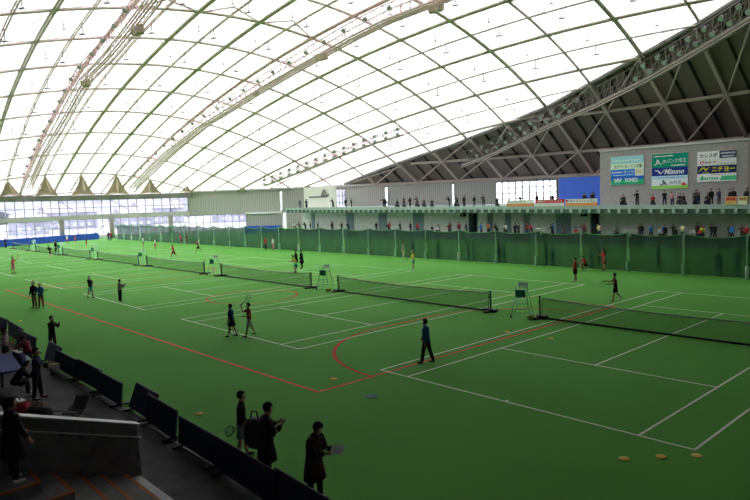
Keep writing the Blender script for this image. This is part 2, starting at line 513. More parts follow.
# bars under the dark roof
def bk(x, z):
    a, b = back_prof(x)
    t = (a[2]-z)/max(.01, a[2]-b[2]); t = max(0, min(1, t))
    return Vector((x, lerp(a[1], b[1], t), lerp(a[2], b[2], t)-.45))
XJ = [node(7.5, j)[0] for j in range(-7, 11)]
XJ = [x for x in XJ if -80 < x < 50]
for x in XJ:
    a, b = back_prof(x)
    struct(MB().beam(Vector(a)+Vector((0,0,-.5)), Vector(b)+Vector((0,0,-.3)), .42, .5).build('roof_bar', 'dark_bar'))
for lo, hi in zip(XJ, XJ[1:]):
    for t in (1/3, 2/3):
        x = lerp(lo, hi, t); a, b = back_prof(x)
        struct(MB().beam(Vector(a)+Vector((0,0,-.2)), Vector(b)+Vector((0,0,-.2)), .22, .2).build('roof_slat', 'purlin'))
for z in (17.7, 13.0):
    pts = [bk(x, z) for x in [-80+k*2 for k in range(66)] if back_prof(x)[0][2] > z+.2]
    struct(MB().tube(pts, .24, 8).build('roof_beam', 'dark_bar', smooth=True))
pts = [bk(x, 9.6) for x in [-80+k*2 for k in range(66)]]
struct(MB().tube(pts, .26, 8).build('roof_beam', 'dark_bar', smooth=True))
lev = [26, 17.7, 13.0, 9.6]
for k, (x0, x1) in enumerate(zip(XJ, XJ[1:])):
    for zt, zb in zip(lev, lev[1:]):
        z0, z1 = min(zt, back_prof(x0)[0][2]), min(zt, back_prof(x1)[0][2])
        if min(z0, z1) < zb+1: continue
        m = MB(); m.tube([bk(x0, z0), bk(x1, zb)] if x0 > x1 else [bk(x1, z1), bk(x0, zb)], .13, 6)
        struct(m.build('roof_brace', 'dark_bar'))

# ------------------------------------------------------------------ outer walls along the plan curve
wl = []
for a, b in zip(WP, WP[1:]):
    wl.append((Vector(a), Vector(b)))
CUM = [0]
for a, b in wl: CUM.append(CUM[-1]+(b-a).length)
def wat(s, off=0):
    for k, (a, b) in enumerate(wl):
        if s <= CUM[k+1] or k == len(wl)-1:
            d = (b-a).normalized(); n = Vector((d.y, -d.x))
            return a+d*(s-CUM[k])+n*off
def sof(x, y):
    best = None
    for k, (a, b) in enumerate(wl):
        d = b-a; t = max(0, min(1, (Vector((x, y))-a).dot(d)/d.length_squared))
        e = (a+d*t-Vector((x, y))).length
        if best is None or e < best[0]: best = (e, CUM[k]+t*d.length)
    return best[1]
def wstrip(m, s0, s1, z0, z1, o0=0, o1=-.25, n=None):
    # a wall-following slab from s0 to s1; offset + is towards the inside
    cuts = sorted({s0, s1, *[c for c in CUM if s0 < c < s1]})
    A = [(wat(s, o0), wat(s, o1)) for s in cuts]
    vs = []; fs = []
    for i, o in A: vs += [(i.x, i.y, z0), (i.x, i.y, z1), (o.x, o.y, z1), (o.x, o.y, z0)]
    for k in range(len(A)-1):
        q = 4*k
        for e in range(4): fs.append((q+e, q+4+e, q+4+(e+1) % 4, q+(e+1) % 4))
    fs += [(0, 1, 2, 3), tuple(len(vs)-4+e for e in (3, 2, 1, 0))]
    m.add(vs, fs)
SEND = CUM[-1]
s188 = sof(*(-110.67, 47.78, 6.38)[:2]); s246 = sof(*(-101.4, 56.34, 2.34)[:2]); s283 = sof(*(-94.44, 60.8, 2.16)[:2]); s286 = sof(*(-93.68, 61.29, 2.14)[:2])
s304 = sof(*(-90.1, 63.42, 6.62)[:2]); s333 = sof(*(-84.02, 66.23, 6.42)[:2]); s346 = sof(*(-81.37, 67.45, 6.33)[:2]); s280 = sof(*(-94.69, 60.64, 6.79)[:2]); s282 = sof(*(-94.27, 60.9, 6.77)[:2])
s385 = sof(*(-73.01, 70.39, 7.05)[:2]); s388 = sof(*(-72.39, 70.6, 7.03)[:2]); s452 = sof(*(-59.31, 74.31, 6.6)[:2]); s454 = sof(*(-58.83, 74.42, 6.58)[:2]); s490 = sof(*(-50.91, 76.29, 6.33)[:2]); s556 = sof(*(-40.24, 78.61, 5.99)[:2])
ZT, ZU0, ZB0, ZL0 = 8.5, 5.0, 4.15, 1.1
trim_n = [30]
def trim(m, mt, **k):
    trim_n[0] += 1
    return struct(m.build('trim_%d' % trim_n[0], mt, **k))
# head beam of the end wall, mid beam, sill
m = MB(); wstrip(m, 0, s188+1, 8.0, 9.0, .5, -.3); trim(m, 'beam_dark')
m = MB(); wstrip(m, 0, s188+.2, ZB0, ZU0, .35, -.3); trim(m, 'beam_grey')
m = MB(); wstrip(m, 0, s283, 0, ZL0-.3, 0, -.3); struct(m.build('wall_left', 'low_wall'))
m = MB(); wstrip(m, s188, s280, 4.1, 9.2); wstrip(m, s282, s333, 4.1, 9.2); wstrip(m, s346, s385, 3.0, 9.2); wstrip(m, s388, s452, 0, 9.2); wstrip(m, s454, s490, 0, 9.2)
for a, b in ((s280, s282), (s333, s346), (s385, s388), (s452, s454), (s490, s556)):
    wstrip(m, a, b, 8.5, 9.2); wstrip(m, a, b, 0, 4.6)
wstrip(m, s556, SEND, 0, 9.2); wstrip(m, s286, s346, 0, 4.2); wstrip(m, s346, s388, 0, 3.0); wstrip(m, s246, s283, .8, 4.1)
struct(m.build('wall_back', 'corrugated'))
m = MB(); wstrip(m, s246, s283, 4.05, 4.35, .4, -.1); trim(m, 'white_frame')
win_n = [0]
def window(s0, s1, z0, z1, nv, nh, diag=0, mt='mullion', w=.13):
    win_n[0] += 1
    m = MB()
    for k in range(nv+1):
        s = lerp(s0, s1, k/nv); p = wat(s, .05)
        m.beam((p.x, p.y, z0), (p.x, p.y, z1), w, w)
    for k in range(nh+1):
        z = lerp(z0, z1, k/nh)
        c = sorted({s0, s1, *[q for q in CUM if s0 < q < s1]})
        for a, b in zip(c, c[1:]):
            a, b = wat(a, .05), wat(b, .05)
            m.beam((a.x, a.y, z), (b.x, b.y, z), w*.8, w*.8)
    if diag:
        for a, b in ((0, .35), (1, .65)) if diag == 2 else ((0, .4),):
            pa, pb = wat(lerp(s0, s1, a), .25), wat(lerp(s0, s1, b), .25)
            m.tube([(pa.x, pa.y, z1), (pb.x, pb.y, z0)], .06, 5)
    f = struct(m.build('window_%d' % win_n[0], mt))
    g = MB(); wstrip(g, s0, s1, z0, z1, -.05, -.07)
    g.build('pane', 'glass', f)
cols = [sof(-112.6, 12.9)-10.5, sof(*(-117.86, 23.46)), sof(*(-117.49, 33.88, 0.02)[:2]), sof(*(-112.94, 44.82, -0.16)[:2])]
ends = [cols[0]-10, *cols, s188]
for a, b in zip(ends, ends[1:]):
    nv = max(2, round((b-a)/1.8))
    window(a, b, ZU0, 8.0, nv, 2, 1)
    window(a, b, ZL0, ZB0, nv, 2, 2)
for k, s in enumerate(cols):
    p = wat(s, .35)
    struct(MB().lathe([(.5, 0), (.5, 4.3)], (p.x, p.y, 0), 16).build('pillar', 'column', smooth=True))
window(s188, s246, .8, 4.1, 8, 2)
window(s283, s286, 0.2, 4.2, 1, 3, 0, 'white_frame')
window(s280, s282, 4.6, 8.5, 1, 2, 0, 'white_frame'); window(s333, s346, 4.6, 8.5, 4, 3); window(s385, s388, 4.6, 8.5, 1, 2); window(s452, s454, 4.6, 8.5, 1, 2)
window(s490, s556, 4.6, 8.5, 9, 4, 0, 'mullion', .22)
# cornice of small brackets under the back roof
m = MB(); wstrip(m, s188, SEND, 9.0, 9.4, .35, -.3); trim(m, 'beam_grey')

# blue padded boards at the foot of the end wall
sp = [0+k*3.6 for k in range(int(s188/3.6)+12)]
pads = [(a, b) for a, b in zip(sp, sp[1:]) if wat(a).y > 4 and b < sof(*(-117.89, 30.87, 0)[:2])]
for k, (a, b) in enumerate(pads):
    m = MB(); wstrip(m, a+.02, b-.02, .02, 1.25, 1.35, 1.05)
    tag(m.build('wall_pad', 'blue_pad'), 'blue padded board at the foot of the end wall, %s from the left' % ordn(k+1), 'wall pad', 'blue pads along the end wall')
m = MB(); wstrip(m, s246, s283, .02, 1.5, 1.35, 1.05)
tag(m.build('wall_pad', 'blue_pad'), 'long blue board behind the fence below the grey corrugated wall', 'wall pad')

# tan fabric gussets where the membrane meets the end wall
GUS = [((-113.27, 14.13, 8.69), (-105.52, 12.58, 11.6)), ((-116.08, 21.19, 8.79), (-106.68, 18.78, 12.61)), ((-117.64, 28.43, 8.88), (-108.41, 25.59, 12.81)), ((-117.12, 35.23, 8.73), (-108.53, 32.15, 12.84)), ((-115.29, 41.74, 8.76), (-108.68, 38.88, 12.06)), ((-110.72, 47.71, 8.73), (-107.88, 46.42, 10.56))]
for k, (b, a) in enumerate(GUS):
    s = sof(*b[:2])
    hw = 2.5*(1 if k < 5 else .7)
    l, r, c = wat(s-hw, .6), wat(s+hw, .6), wat(s, -.1)
    ap = Vector(a)-Vector((0, 0, .1))
    inn = wat(s, 1.9)
    n = 6
    L, R_, B = Vector((l.x, l.y, 8.9)), Vector((r.x, r.y, 8.9)), Vector((c.x, c.y, 9.25))
    m = MB()
    def side(A, Bv, pull):
        rows = []
        for i in range(n+1):
            t = i/n
            e0 = ap.lerp(A, t) + (B-ap)*0.0; e1 = ap.lerp(Bv, t)
            mid = (A+Bv)/2
            pinch = .30*math.sin(PI*t)
            cen = (e0+e1)/2
            e0 = e0.lerp(cen, pinch); e1 = e1.lerp(cen, pinch)
            rows.append([e0.lerp(e1, j/4)+Vector((0, 0, .55*t*math.sin(PI*j/4)*pull)) for j in range(5)])
        m.grid(rows)
    I_ = Vector((inn.x, inn.y, 9.3))
    side(L, I_, .6); side(I_, R_, .6); side(R_, L, .4)
    tag(m.build('fabric_gusset', 'gusset'), 'tan three-cornered fabric hood above the end wall, %s from the left' % ordn(k+1), 'roof hood', 'tan hoods along the end wall')

# ------------------------------------------------------------------ spectator building behind the fence
def ztop(x): return 4.40-.0085*(x+5)
BX0, BX1 = -86.4, -4.6
FY, WY = 56.0, 60.0
ZF = .8
def zx(x0, x1, y0, y1, dz0, dz1, m):
    vs = [(x, y, ztop(x)+dz) for dz in (dz0, dz1) for x, y in ((x0,y0),(x1,y0),(x1,y1),(x0,y1))]
    return m.add(vs, [(3,2,1,0),(4,5,6,7),(0,1,5,4),(1,2,6,5),(2,3,7,6),(3,0,4,7)])
struct(MB().box(BX0, BX1, FY-1.2, WY, 0, ZF).build('floor_terrace', 'concrete'))
struct(zx(BX0, BX1, FY, 79, -.34, 0, MB()).build('floor_balcony', 'slab'))
m = MB(); zx(BX0, BX1, FY+.15, FY+.5, -.85, -.34, m)
trim(m, 'slab_dark')
m = MB(); x = BX0+.3
while x < BX1:
    zx(x, x+.35, FY-.02, FY+.6, -.78, -.3, m); x += 1.25
trim(m, 'slab')
m = MB(); zx(BX0, BX1, FY+.02, FY+.08, .0, .12, m); trim(m, 'slab')
# lower wall with its panels and openings
dark = [(-43.99, -42.38), (-24.12, -23.03)]
blue = [(-72.54, -70.57), (-63.91, -61.9), (-55.6, -53.25), (-40.44, -39.54),
        (-37.34, -36.39), (-34.22, -33.24), (-29.1, -26.96), (-83.18, -82.21)]
m = MB(); xs_ = [BX0] + sorted([e for d in dark for e in d]) + [BX1]
for a, b in zip(xs_[::2], xs_[1::2]): zx(a, b, WY, WY+.3, -5.0, -.3, m)
struct(m.build('wall_terrace', 'low_wall'))
for k, (a, b) in enumerate(dark):
    f = struct(MB().box(a, b, WY+1.2, WY+1.3, ZF, 4.3).build('door_%d' % (k+1), 'door_dark'))
    MB().box(a-.1, a+.05, WY-.05, WY+1.2, ZF, 4.25).build('door_frame', 'pillar_blue', f); MB().box(b-.05, b+.1, WY-.05, WY+1.2, ZF, 4.25).build('door_frame', 'pillar_blue', f)
for a, b in blue:
    m = MB(); m.box(a, b, WY-.12, WY, ZF, 4.35); trim(m, 'pillar_blue')
for u in (464.5, 585):
    pass
for k, (x, lab) in enumerate([(-44.88, 'small dark loudspeaker on the terrace wall beside the left dark doorway'), (-24.95, 'small dark loudspeaker on the terrace wall beside the right dark doorway')]):
    r = tag(MB().box(x-.35, x+.35, WY-.46, WY-.02, 3.2, 4.05).build('loudspeaker', 'black_metal', bevel=.03), lab, 'loudspeaker')
    MB().lathe([(.22, 0), (.2, .03)], (x, WY-.46, 3.55), 12, axis=(0, -1, 0)).build('speaker_cone', 'steel_dark', r)
# sign wall
SX0, SX1 = -23.91, -6.6
m = MB(); m.box(SX0, SX1, 62, 66, 4.3, 11.4); struct(m.build('wall_sign_block', 'sign_wall'))
m = MB(); m.box(SX0-.1, SX1+.1, 61.85, 66.1, 11.4, 11.62); trim(m, 'beam_grey')
m = MB(); m.box(SX1, SX1+.5, 61.6, 66, 4.3, 11.4); trim(m, 'steel_dark')
r = tag(MB().box(-30.26, SX0-.05, 62.6, 62.8, 4.45, 8.35).build('blue_board', 'blue_board'), 'large plain blue board standing on the balcony beside the sign wall', 'board')
MB().box(-30.26, SX0-.05, 62.55, 62.85, 8.35, 8.5).build('board_cap', 'steel_dark', r)
# cream booth on the left part of the balcony
cx0, cx1 = -86.15, -77.57
r = empty('booth', ((cx0+cx1)/2, 60.5, 4.95)); tag(r, 'cream coloured booth with a dark bar across it at the left of the balcony', 'booth')
w = (cx1-cx0)/2
MB().box(-w, w, 0, 1.5, -.2, 4.1).build('body', 'cream', r)
MB().box(w*.28, w, -.05, 0, -.2, 4.1).build('side_panel', 'cream', r)
MB().box(-w*.55, w*.8, -.2, -.06, 2.05, 2.25).build('bar', 'black_metal', r)
m = MB(); m.beam((w*.42, -.3, 2.2), (w*.62, -.3, 3.5), .25); m.beam((w*.62, -.3, 3.5), (w*.85, -.3, 2.25), .22); m.box(w*.4, w*.9, -.35, -.1, 2.2, 2.6)
m.build('bracket', 'steel_dark', r)

# ------------------------------------------------------------------ writing
PENDING_TEXT = []
def text(s, name, parent, m, x, z, y, w, h, shear=0, bold=.0, align='CENTER', rz=0):
    """lettering fitted into a box of width w and height h centred on (x, z), standing on the plane y, facing -y"""
    c = bpy.data.curves.new(name, 'FONT')
    c.body = s; c.size = 1; c.align_x = 'CENTER'; c.align_y = 'CENTER'; c.extrude = .004; c.shear = shear; c.offset = bold
    c.resolution_u = 2
    c.materials.append(MT[m] if isinstance(m, str) else m)
    o = bpy.data.objects.new(name, c); COL.objects.link(o)
    o.parent = parent
    PENDING_TEXT.append((o, x, y, z, w, h))
    return o
def slab_part(name, m, r, x0, x1, z0, z1, y=0, t=.06):
    return MB().box(x0, x1, y-t, y, z0, z1).build(name, m, r)
def bars(name, m, r, x0, x1, z0, z1, n, y):
    # blurred small print: short blocks of unequal width
    b = MB(); x = x0; k = 0
    rnd = random.Random(n)
    while x < x1:
        w = (x1-x0)/n*(.55+.3*rnd.random())
        b.box(x, min(x+w, x1), y-.012, y, z0+(z1-z0)*.15*rnd.random(), z1-(z1-z0)*.15*rnd.random()); x += (x1-x0)/n
    return b.build(name, m, r)
def flat(r, g, b): return _flat(*[min(.85, c*1.25) for c in (r, g, b)])
YEL = flat(.75, .58, .03); NAVY = flat(.015, .03, .13); GRN = flat(.0, .22, .14); WHT = flat(.70, .71, .70); DK = flat(.03, .035, .05)
LG = flat(.55, .68, .48); TL = flat(.26, .52, .56); BL = flat(.015, .16, .55); GR2 = flat(.03, .38, .20); SKB = flat(.42, .60, .78); REDP = flat(.45, .03, .04); ORP = flat(.75, .26, .10)
# board with four strips
w, h = 4.2, 3.5
r = empty('sign_board', (-20.26, 61.96, 8.83)); tag(r, 'left sign board on the grey wall, four strips ending in YONEX', 'sign')
slab_part('backing', 'beam_grey', r, -w/2-.05, w/2+.05, -h/2-.05, h/2+.05, 0, .05)
a = slab_part('strip', TL, r, -w/2, w/2, .87, h/2, -.05, .03); bars('lettering', LG, a, -1.9, 1.8, 1.15, 1.35, 16, -.08)
a = slab_part('strip', LG, r, -w/2, w/2, .15, .87, -.05, .03); text('ヱクワール・イン鴻巣', 'lettering', a, flat(.03, .08, .08), .1, .5, -.085, 3.6, .46, 0, .02)
a = slab_part('strip', BL, r, -w/2, 1.0, -.72, .15, -.05, .03); text('サンワ', 'lettering', a, WHT, .2, -.22, -.085, 1.3, .42); bars('lettering', WHT, a, -1.95, -.6, -.3, -.1, 7, -.08); bars('lettering', SKB, a, -1.8, .9, -.62, -.5, 9, -.08)
a = slab_part('strip', flat(.55, .62, .55), r, 1.0, w/2, -.72, .15, -.05, .03); bars('lettering', flat(.6, .45, .12), a, 1.15, 1.95, -.4, .05, 4, -.08)
a = slab_part('strip', flat(.01, .10, .45), r, -w/2, w/2, -1.15, -.72, -.05, .03)
a = slab_part('strip', flat(.02, .36, .16), r, -w/2, w/2, -h/2, -1.15, -.05, .03); text('YONEX', 'lettering', a, WHT, .55, -1.2, -.085, 1.75, .5, 0, .02)
m = MB()
for dx in (-1.4, -1.0):
    m.beam((dx-.28, -.09, -.98), (dx, -.09, -1.25), .02, .16); m.beam((dx+.3, -.09, -.95), (dx-.12, -.09, -1.45), .02, .16)
m.build('emblem', WHT, a)
# middle board
w, h = 4.2, 4.15
r = empty('sign_board', (-15.06, 61.96, 8.48)); tag(r, 'middle sign board on the grey wall with green top strip and Mizuno strip', 'sign')
slab_part('backing', 'beam_grey', r, -w/2-.05, w/2+.05, -h/2-.05, h/2+.05, 0, .05)
a = slab_part('strip', GRN, r, -w/2, w/2, .42, h/2, -.05, .03); text('JAバンク埼玉', 'lettering', a, WHT, .55, 1.15, -.085, 2.75, .6); bars('lettering', WHT, a, -1.85, .5, 1.72, 1.86, 14, -.08); bars('lettering', WHT, a, .2, 1.9, .58, .72, 10, -.08)
def ja(par, cx, cz, s, m_):
    b = MB()
    b.tube([(cx-.5*s, -.1, cz-.28*s), (cx-.25*s, -.1, cz-.36*s), (cx-.1*s, -.1, cz-.1*s), (cx-.02*s, -.1, cz+.42*s)], .07*s, 6)
    b.tube([(cx-.02*s, -.1, cz+.42*s), (cx+.22*s, -.1, cz+.02*s), (cx+.5*s, -.1, cz-.36*s)], .07*s, 6)
    b.tube([(cx+.0*s, -.1, cz-.12*s), (cx+.3*s, -.1, cz-.12*s)], .055*s, 6)
    b.build('emblem', m_, par)
ja(a, -1.4, 1.08, .8, WHT)
a = slab_part('strip', flat(.01, .025, .20), r, -w/2, w/2, -.55, .42, -.05, .03); text('Mizuno', 'lettering', a, WHT, .55, -.07, -.085, 2.3, .62, .35, .025)
m = MB(); m.tube([(-1.75, -.09, .12), (-1.3, -.09, .06), (-1.12, -.09, -.3)], [.03, .09, .07], 6); m.tube([(-1.2, -.09, -.02), (-1.0, -.09, -.28), (-.5, -.09, .2)], [.06, .08, .03], 6); m.build('emblem', WHT, a)
a = slab_part('strip', SKB, r, -w/2, w/2, -.98, -.55, -.05, .03); bars('lettering', flat(.2, .35, .55), a, -1.7, 1.7, -.85, -.7, 18, -.08)
a = slab_part('strip', flat(.62, .68, .72), r, -w/2, w/2, -1.72, -.98, -.05, .03); text('JA共済', 'lettering', a, DK, .7, -1.38, -.085, 1.35, .42); ja(a, -.7, -1.38, .75, DK)
a = slab_part('strip', flat(.28, .58, .10), r, -w/2, w/2, -h/2, -1.72, -.05, .03)
m = MB(); m.add([(1.35, -.09, -1.75), (1.95, -.09, -1.75), (1.85, -.09, -1.5), (1.65, -.09, -1.38), (1.45, -.09, -1.5)], [(0, 1, 2, 3, 4)]); m.build('red_roof', REDP, a)
# right board
w, h = 4.1, 3.4
r = empty('sign_board', (-9.85, 61.96, 8.73)); tag(r, 'right sign board on the grey wall, white top strip and navy strip with yellow letters', 'sign')
slab_part('backing', 'beam_grey', r, -w/2-.05, w/2+.05, -h/2-.05, h/2+.05, 0, .05)
a = slab_part('strip', WHT, r, -w/2, .3, .87, h/2, -.05, .03); text('セレスポ', 'lettering', a, DK, -.85, 1.27, -.085, 1.9, .5, 0, .02)
a = slab_part('strip', flat(.05, .06, .13), r, .3, w/2, .87, h/2, -.05, .03); bars('lettering', WHT, a, .45, 1.95, 1.33, 1.5, 12, -.08); bars('lettering', WHT, a, .6, 1.8, 1.0, 1.14, 9, -.08)
a = slab_part('strip', flat(.62, .63, .62), r, -w/2, w/2, .1, .87, -.05, .03); bars('lettering', flat(.25, .1, .1), a, -1.25, -.5, .37, .57, 5, -.08); bars('lettering', flat(.3, .3, .33), a, .4, 1.95, .2, .32, 14, -.08); bars('lettering', flat(.45, .12, .1), a, -.3, .0, .42, .6, 2, -.08)
m = MB(); m.tube([(-1.55+.17*math.cos(t*PI/6), -.09, .48+.17*math.sin(t*PI/6)) for t in range(12)], .045, 6, closed=True); m.build('emblem', REDP, a)
a = slab_part('strip', flat(.012, .02, .085), r, -w/2, w/2, -.8, .1, -.05, .03); text('ニチヨー', 'lettering', a, YEL, .72, -.33, -.085, 2.35, .56, 0, .02)
m = MB(); m.tube([(-1.85, -.09, -.55), (-1.55, -.09, -.18), (-1.3, -.09, -.12), (-1.1, -.09, -.5)], [.03, .09, .09, .05], 6); m.tube([(-1.2, -.09, -.42), (-.75, -.09, -.08)], [.09, .03], 6); m.build('emblem', YEL, a); bars('lettering', YEL, a, -1.5, -.8, -.72, -.64, 6, -.08)
a = slab_part('strip', WHT, r, -w/2, w/2, -h/2, -.8, -.05, .03); bars('lettering', flat(.25, .3, .28), a, -.6, 1.8, -.98, -.88, 16, -.08)
m = MB(); m.add([(.35, -.09, -1.6), (w/2, -.09, -1.6), (w/2, -.09, -1.1), (.6, -.09, -1.1)], [(0, 1, 2, 3)]); m.build('green_band', flat(.06, .45, .22), a); bars('lettering', flat(.06, .45, .22), a, -1.3, .25, -1.5, -1.2, 6, -.08)
m = MB(); m.add([(-1.85, -.09, -1.5), (-1.35, -.09, -1.5), (-1.3, -.09, -1.3), (-1.5, -.09, -.98)], [(0, 1, 2, 3)]); m.build('emblem', flat(.03, .42, .20), a)
# banners on the balcony rail
def banner(u0, u1, lab, top, bot, tx, txc, split=.42, hh=.84):
    x0, x1 = u0, u1
    zb = ztop((x0+x1)/2)+.1
    r = empty('banner', ((x0+x1)/2, FY-.02, zb)); tag(r, lab, 'banner', 'banners along the balcony rail')
    w = (x1-x0)/2-.05
    a = slab_part('upper_cloth', top, r, -w, w, hh*split, hh, 0, .03)
    b = slab_part('lower_cloth', bot, r, -w, w, 0, hh*split, 0, .03)
    if tx: text(tx, 'lettering', a, txc, 0, hh*(split+1)/2, -.04, w*1.7, hh*(1-split)*.7, 0, .015)
    return r, a, b, w
r, a, b, w = banner(-34.26, -29.82, 'white and orange banner on the balcony in front of the window', WHT, ORP, 'レ フ テ ニ ス ボ ー ル', flat(.25, .30, .16))
r, a, b, w = banner(-29.76, -25.5, 'dark red and white banner on the balcony below the left edge of the blue board', REDP, WHT, '感動がソフトテニス', flat(.62, .50, .46))
bars('lettering', flat(.5, .5, .52), b, -w*.8, w*.8, .1, .26, 20, -.035)
r, a, b, w = banner(-25.43, -21.05, 'white and orange banner on the balcony below the blue board', WHT, ORP, '大宮クラフィットバン', flat(.12, .12, .22))
m = MB(); m.lathe([(.17, 0), (.16, .01)], (-w*.9, -.035, .62), 10, axis=(0, -1, 0)); m.build('emblem', REDP, a)
r, a, b, w = banner(-6.98, -5.8, 'orange banner hung on the balcony rail below the right sign board', ORP, flat(.62, .42, .16), None, WHT); bars('lettering', REDP, a, -w*.8, w*.8, .45, .75, 6, -.035)
r, a, b, w = banner(-5.75, -4.79, 'cream banner at the right end of the balcony rail', flat(.62, .52, .25), flat(.70, .64, .45), None, WHT); bars('lettering', flat(.45, .10, .06), a, -w*.8, w*.8, .45, .75, 5, -.035)

# ------------------------------------------------------------------ green fence behind the courts
FX = [6.6, 2.35, -1.84, -6.04, -10.01, -14.27, -18.56, -22.95, -27.34,
      -31.73, -36.07, -40.48, -45.03, -49.4, -53.76, -58.03, -62.34, -66.66,
      -71.46, -76.35, -81.11, -85.82, -90.45, -95.04, -99.42, -103.41, -107.1, -110.7]
FYY = 32.2
post_proto = None
def fence_post(x, k):
    r = tag(MB().lathe([(.16, 0), (.16, .05), (.055, .06), (.055, 3.05), (.03, 3.1)], (0, 0, 0), 10).build('fence_post', 'post_green'), 'pale green fence post, %s from the right end of the fence' % ordn(k+1), 'fence post', 'posts of the green fence')
    MB().lathe([(.10, 0), (.13, .1), (.13, .75), (.08, .8)], (0, 0, .05), 10).build('post_sleeve', 'post_white' if k % 6 == 1 else 'post_green', r)
    r.location = (x, FYY, 0)
    return r
for k, x in enumerate(FX):
    fence_post(x, k)
for k, (a, b) in enumerate(zip(FX, FX[1:])):
    rnd = random.Random(k+5)
    w = a-b; mid = (a+b)/2; sag = .16+.1*rnd.random(); ph = rnd.random()*6
    rows = []
    def topz(t): return 2.98 - sag*4*t*(1-t)
    for j in range(9):
        f = j/8
        rows.append([(lerp(-w/2+.03, w/2-.03, i/18), .05*math.sin(i*1.1+ph+f*2)*(1-.3*f)+.03*math.sin(f*7+i*.5), lerp(.03, topz(i/18), f)) for i in range(19)])
    o = MB().grid(rows).build('fence_net', 'net_green', smooth=True, loc=(mid, FYY+.14, 0))
    tag(o, 'dark green net panel between posts, %s panel from the right end of the fence' % ordn(k+1), 'net', 'net panels of the green fence')
    MB().tube([(p[0], p[1], p[2]) for p in rows[-1]], .03, 5).build('top_rope', 'rope_green', o)
for k, (u, v) in enumerate([(540, 231), (629, 233.5)]):
    x, z = ((-13.72, 3.06), (-5.83, 2.98))[k]
    r = tag(MB().box(-.55, .55, -.12, .12, -.06, .10).build('white_tray', 'white_plastic', loc=(x, FYY-.12, 3.16)), ['white tray on top of the fence right of the row of spectators in blue', 'white tray on top of the fence post left of the sign wall end'][k], 'tray')
    MB().box(-.05, .05, -.02, .10, -.45, -.06).build('bracket', 'post_white', r)

# ------------------------------------------------------------------ tennis nets and umpire chairs
NETS = [(5.5, 12.8), (-10.4, 12.9), (-26.4, 13.0), (-42.2, 12.6), (-56.8, 12.3), (-70.95, 10.9), (-83.7, 11.2), (-97.7, 10.2)]
NYY = 11.885
for k, (cx, w) in enumerate(NETS):
    r = empty('tennis_net', (cx, NYY, 0))
    lab = ['nearest tennis net, running out of the right side of the photo'] + ['tennis net across the %s court from the right' % ordn(q+1) for q in range(1, 8)]
    tag(r, lab[k], 'tennis net', 'tennis nets on the court row')
    hw = w/2
    for s in (-1, 1):
        p = MB().lathe([(.045, 0), (.045, 1.1), (.055, 1.1), (.055, 1.14)], (s*hw, 0, 0), 10).build('post', 'dark_green_metal', r)
        MB().box(s*hw-.09, s*hw+.09, -.55, .55, .0, .09).build('base', 'black_metal', p)
        MB().box(s*hw-.35, s*hw+.35, -.16, .16, .0, .16).build('weight', 'black_metal', p)
        MB().lathe([(.04, -.05), (.04, .05)], (s*hw-s*.02, -.07, .82), 8, axis=(0, 1, 0)).build('winder', 'black_metal', p)
    def nz(t): return 1.06 - .14*4*t*(1-t)
    g = [[(lerp(-hw+.12, hw-.12, i/24), .02*math.sin(i*.9), lerp(.06, nz(i/24), j/4)) for i in range(25)] for j in range(5)]
    MB().grid(g).build('netting', 'net_black', r)
    t = [(p[0], p[1]) for p in g[-1]]
    m = MB()
    m.grid([[(x, y-.012, z-.065) for x, y, z in g[-1]], [(x, y-.012, z+.005) for x, y, z in g[-1]], [(x, y+.012, z+.005) for x, y, z in g[-1]], [(x, y+.012, z-.065) for x, y, z in g[-1]]])
    m.build('tape', 'tape', r)
    MB().tube([(-hw+.1, 0, .05), (hw-.1, 0, .05)], .045, 6).build('bottom_bar', 'black_metal', r)
    for s in (-1, 1):
        MB().tube([(s*(hw-.13), 0, .06), (s*(hw-.13), 0, 1.05)], .02, 5).build('side_tape', 'dark_green_metal', r)

def umpire_chair():
    r = empty('umpire_chair', (0, 0, 0))
    for sx, sy in ((-1,-1),(1,-1),(1,1),(-1,1)):
        l = MB().tube([(sx*.48, sy*.42, .04), (sx*.24, sy*.2, 1.32), (sx*.22, sy*.2 if sy < 0 else .24, 1.35 if sy < 0 else 1.75)], .022, 6).build('leg', 'chair_green', r)
        if sy < 0: MB().lathe([(.07, -.03), (.07, .03)], (sx*.48, sy*.42, .07), 10, axis=(1, 0, 0)).build('wheel', 'black_metal', l)
    m = MB()
    for z in (.42, .75, 1.05):
        t = z/1.32; x = .48-.24*t
        m.tube([(-x, -.42+.22*t, z), (x, -.42+.22*t, z)], .018, 6)
    m.tube([(-.46, .40, .12), (.46, .40, .12)], .018, 6); m.tube([(-.46, -.40, .12), (-.46, .40, .12)], .018, 6); m.tube([(.46, -.40, .12), (.46, .40, .12)], .018, 6)
    m.build('rungs', 'chair_green', r)
    MB().box(-.25, .25, -.24, .22, 1.33, 1.38).build('seat', 'chair_green', r, bevel=.015)
    MB().box(-.24, .24, .215, .25, 1.5, 1.74).build('backrest', 'white_plastic', r, bevel=.015)
    m = MB(); m.tube([(-.27, -.2, 1.36), (-.27, -.2, 1.58), (-.27, .22, 1.58)], .018, 6); m.tube([(.27, -.2, 1.36), (.27, -.2, 1.58), (.27, .22, 1.58)], .018, 6); m.build('armrest', 'chair_green', r)
    MB().box(-.02, .38, -.34, -.18, 1.57, 1.61).build('writing_board', 'white_plastic', r)
    m = MB(); m.grid([[(x/10-.28, -.27-.02*math.sin(x*1.3), z) for x in range(6)] for z in (1.02, 1.2, 1.38, 1.42)]); m.build('towel', 'chair_teal', r)
    return r
def copy_tree(o, parent=None):
    c = o.copy(); COL.objects.link(c)
    if parent: c.parent = parent
    for ch in list(o.children): copy_tree(ch, c)
    return c
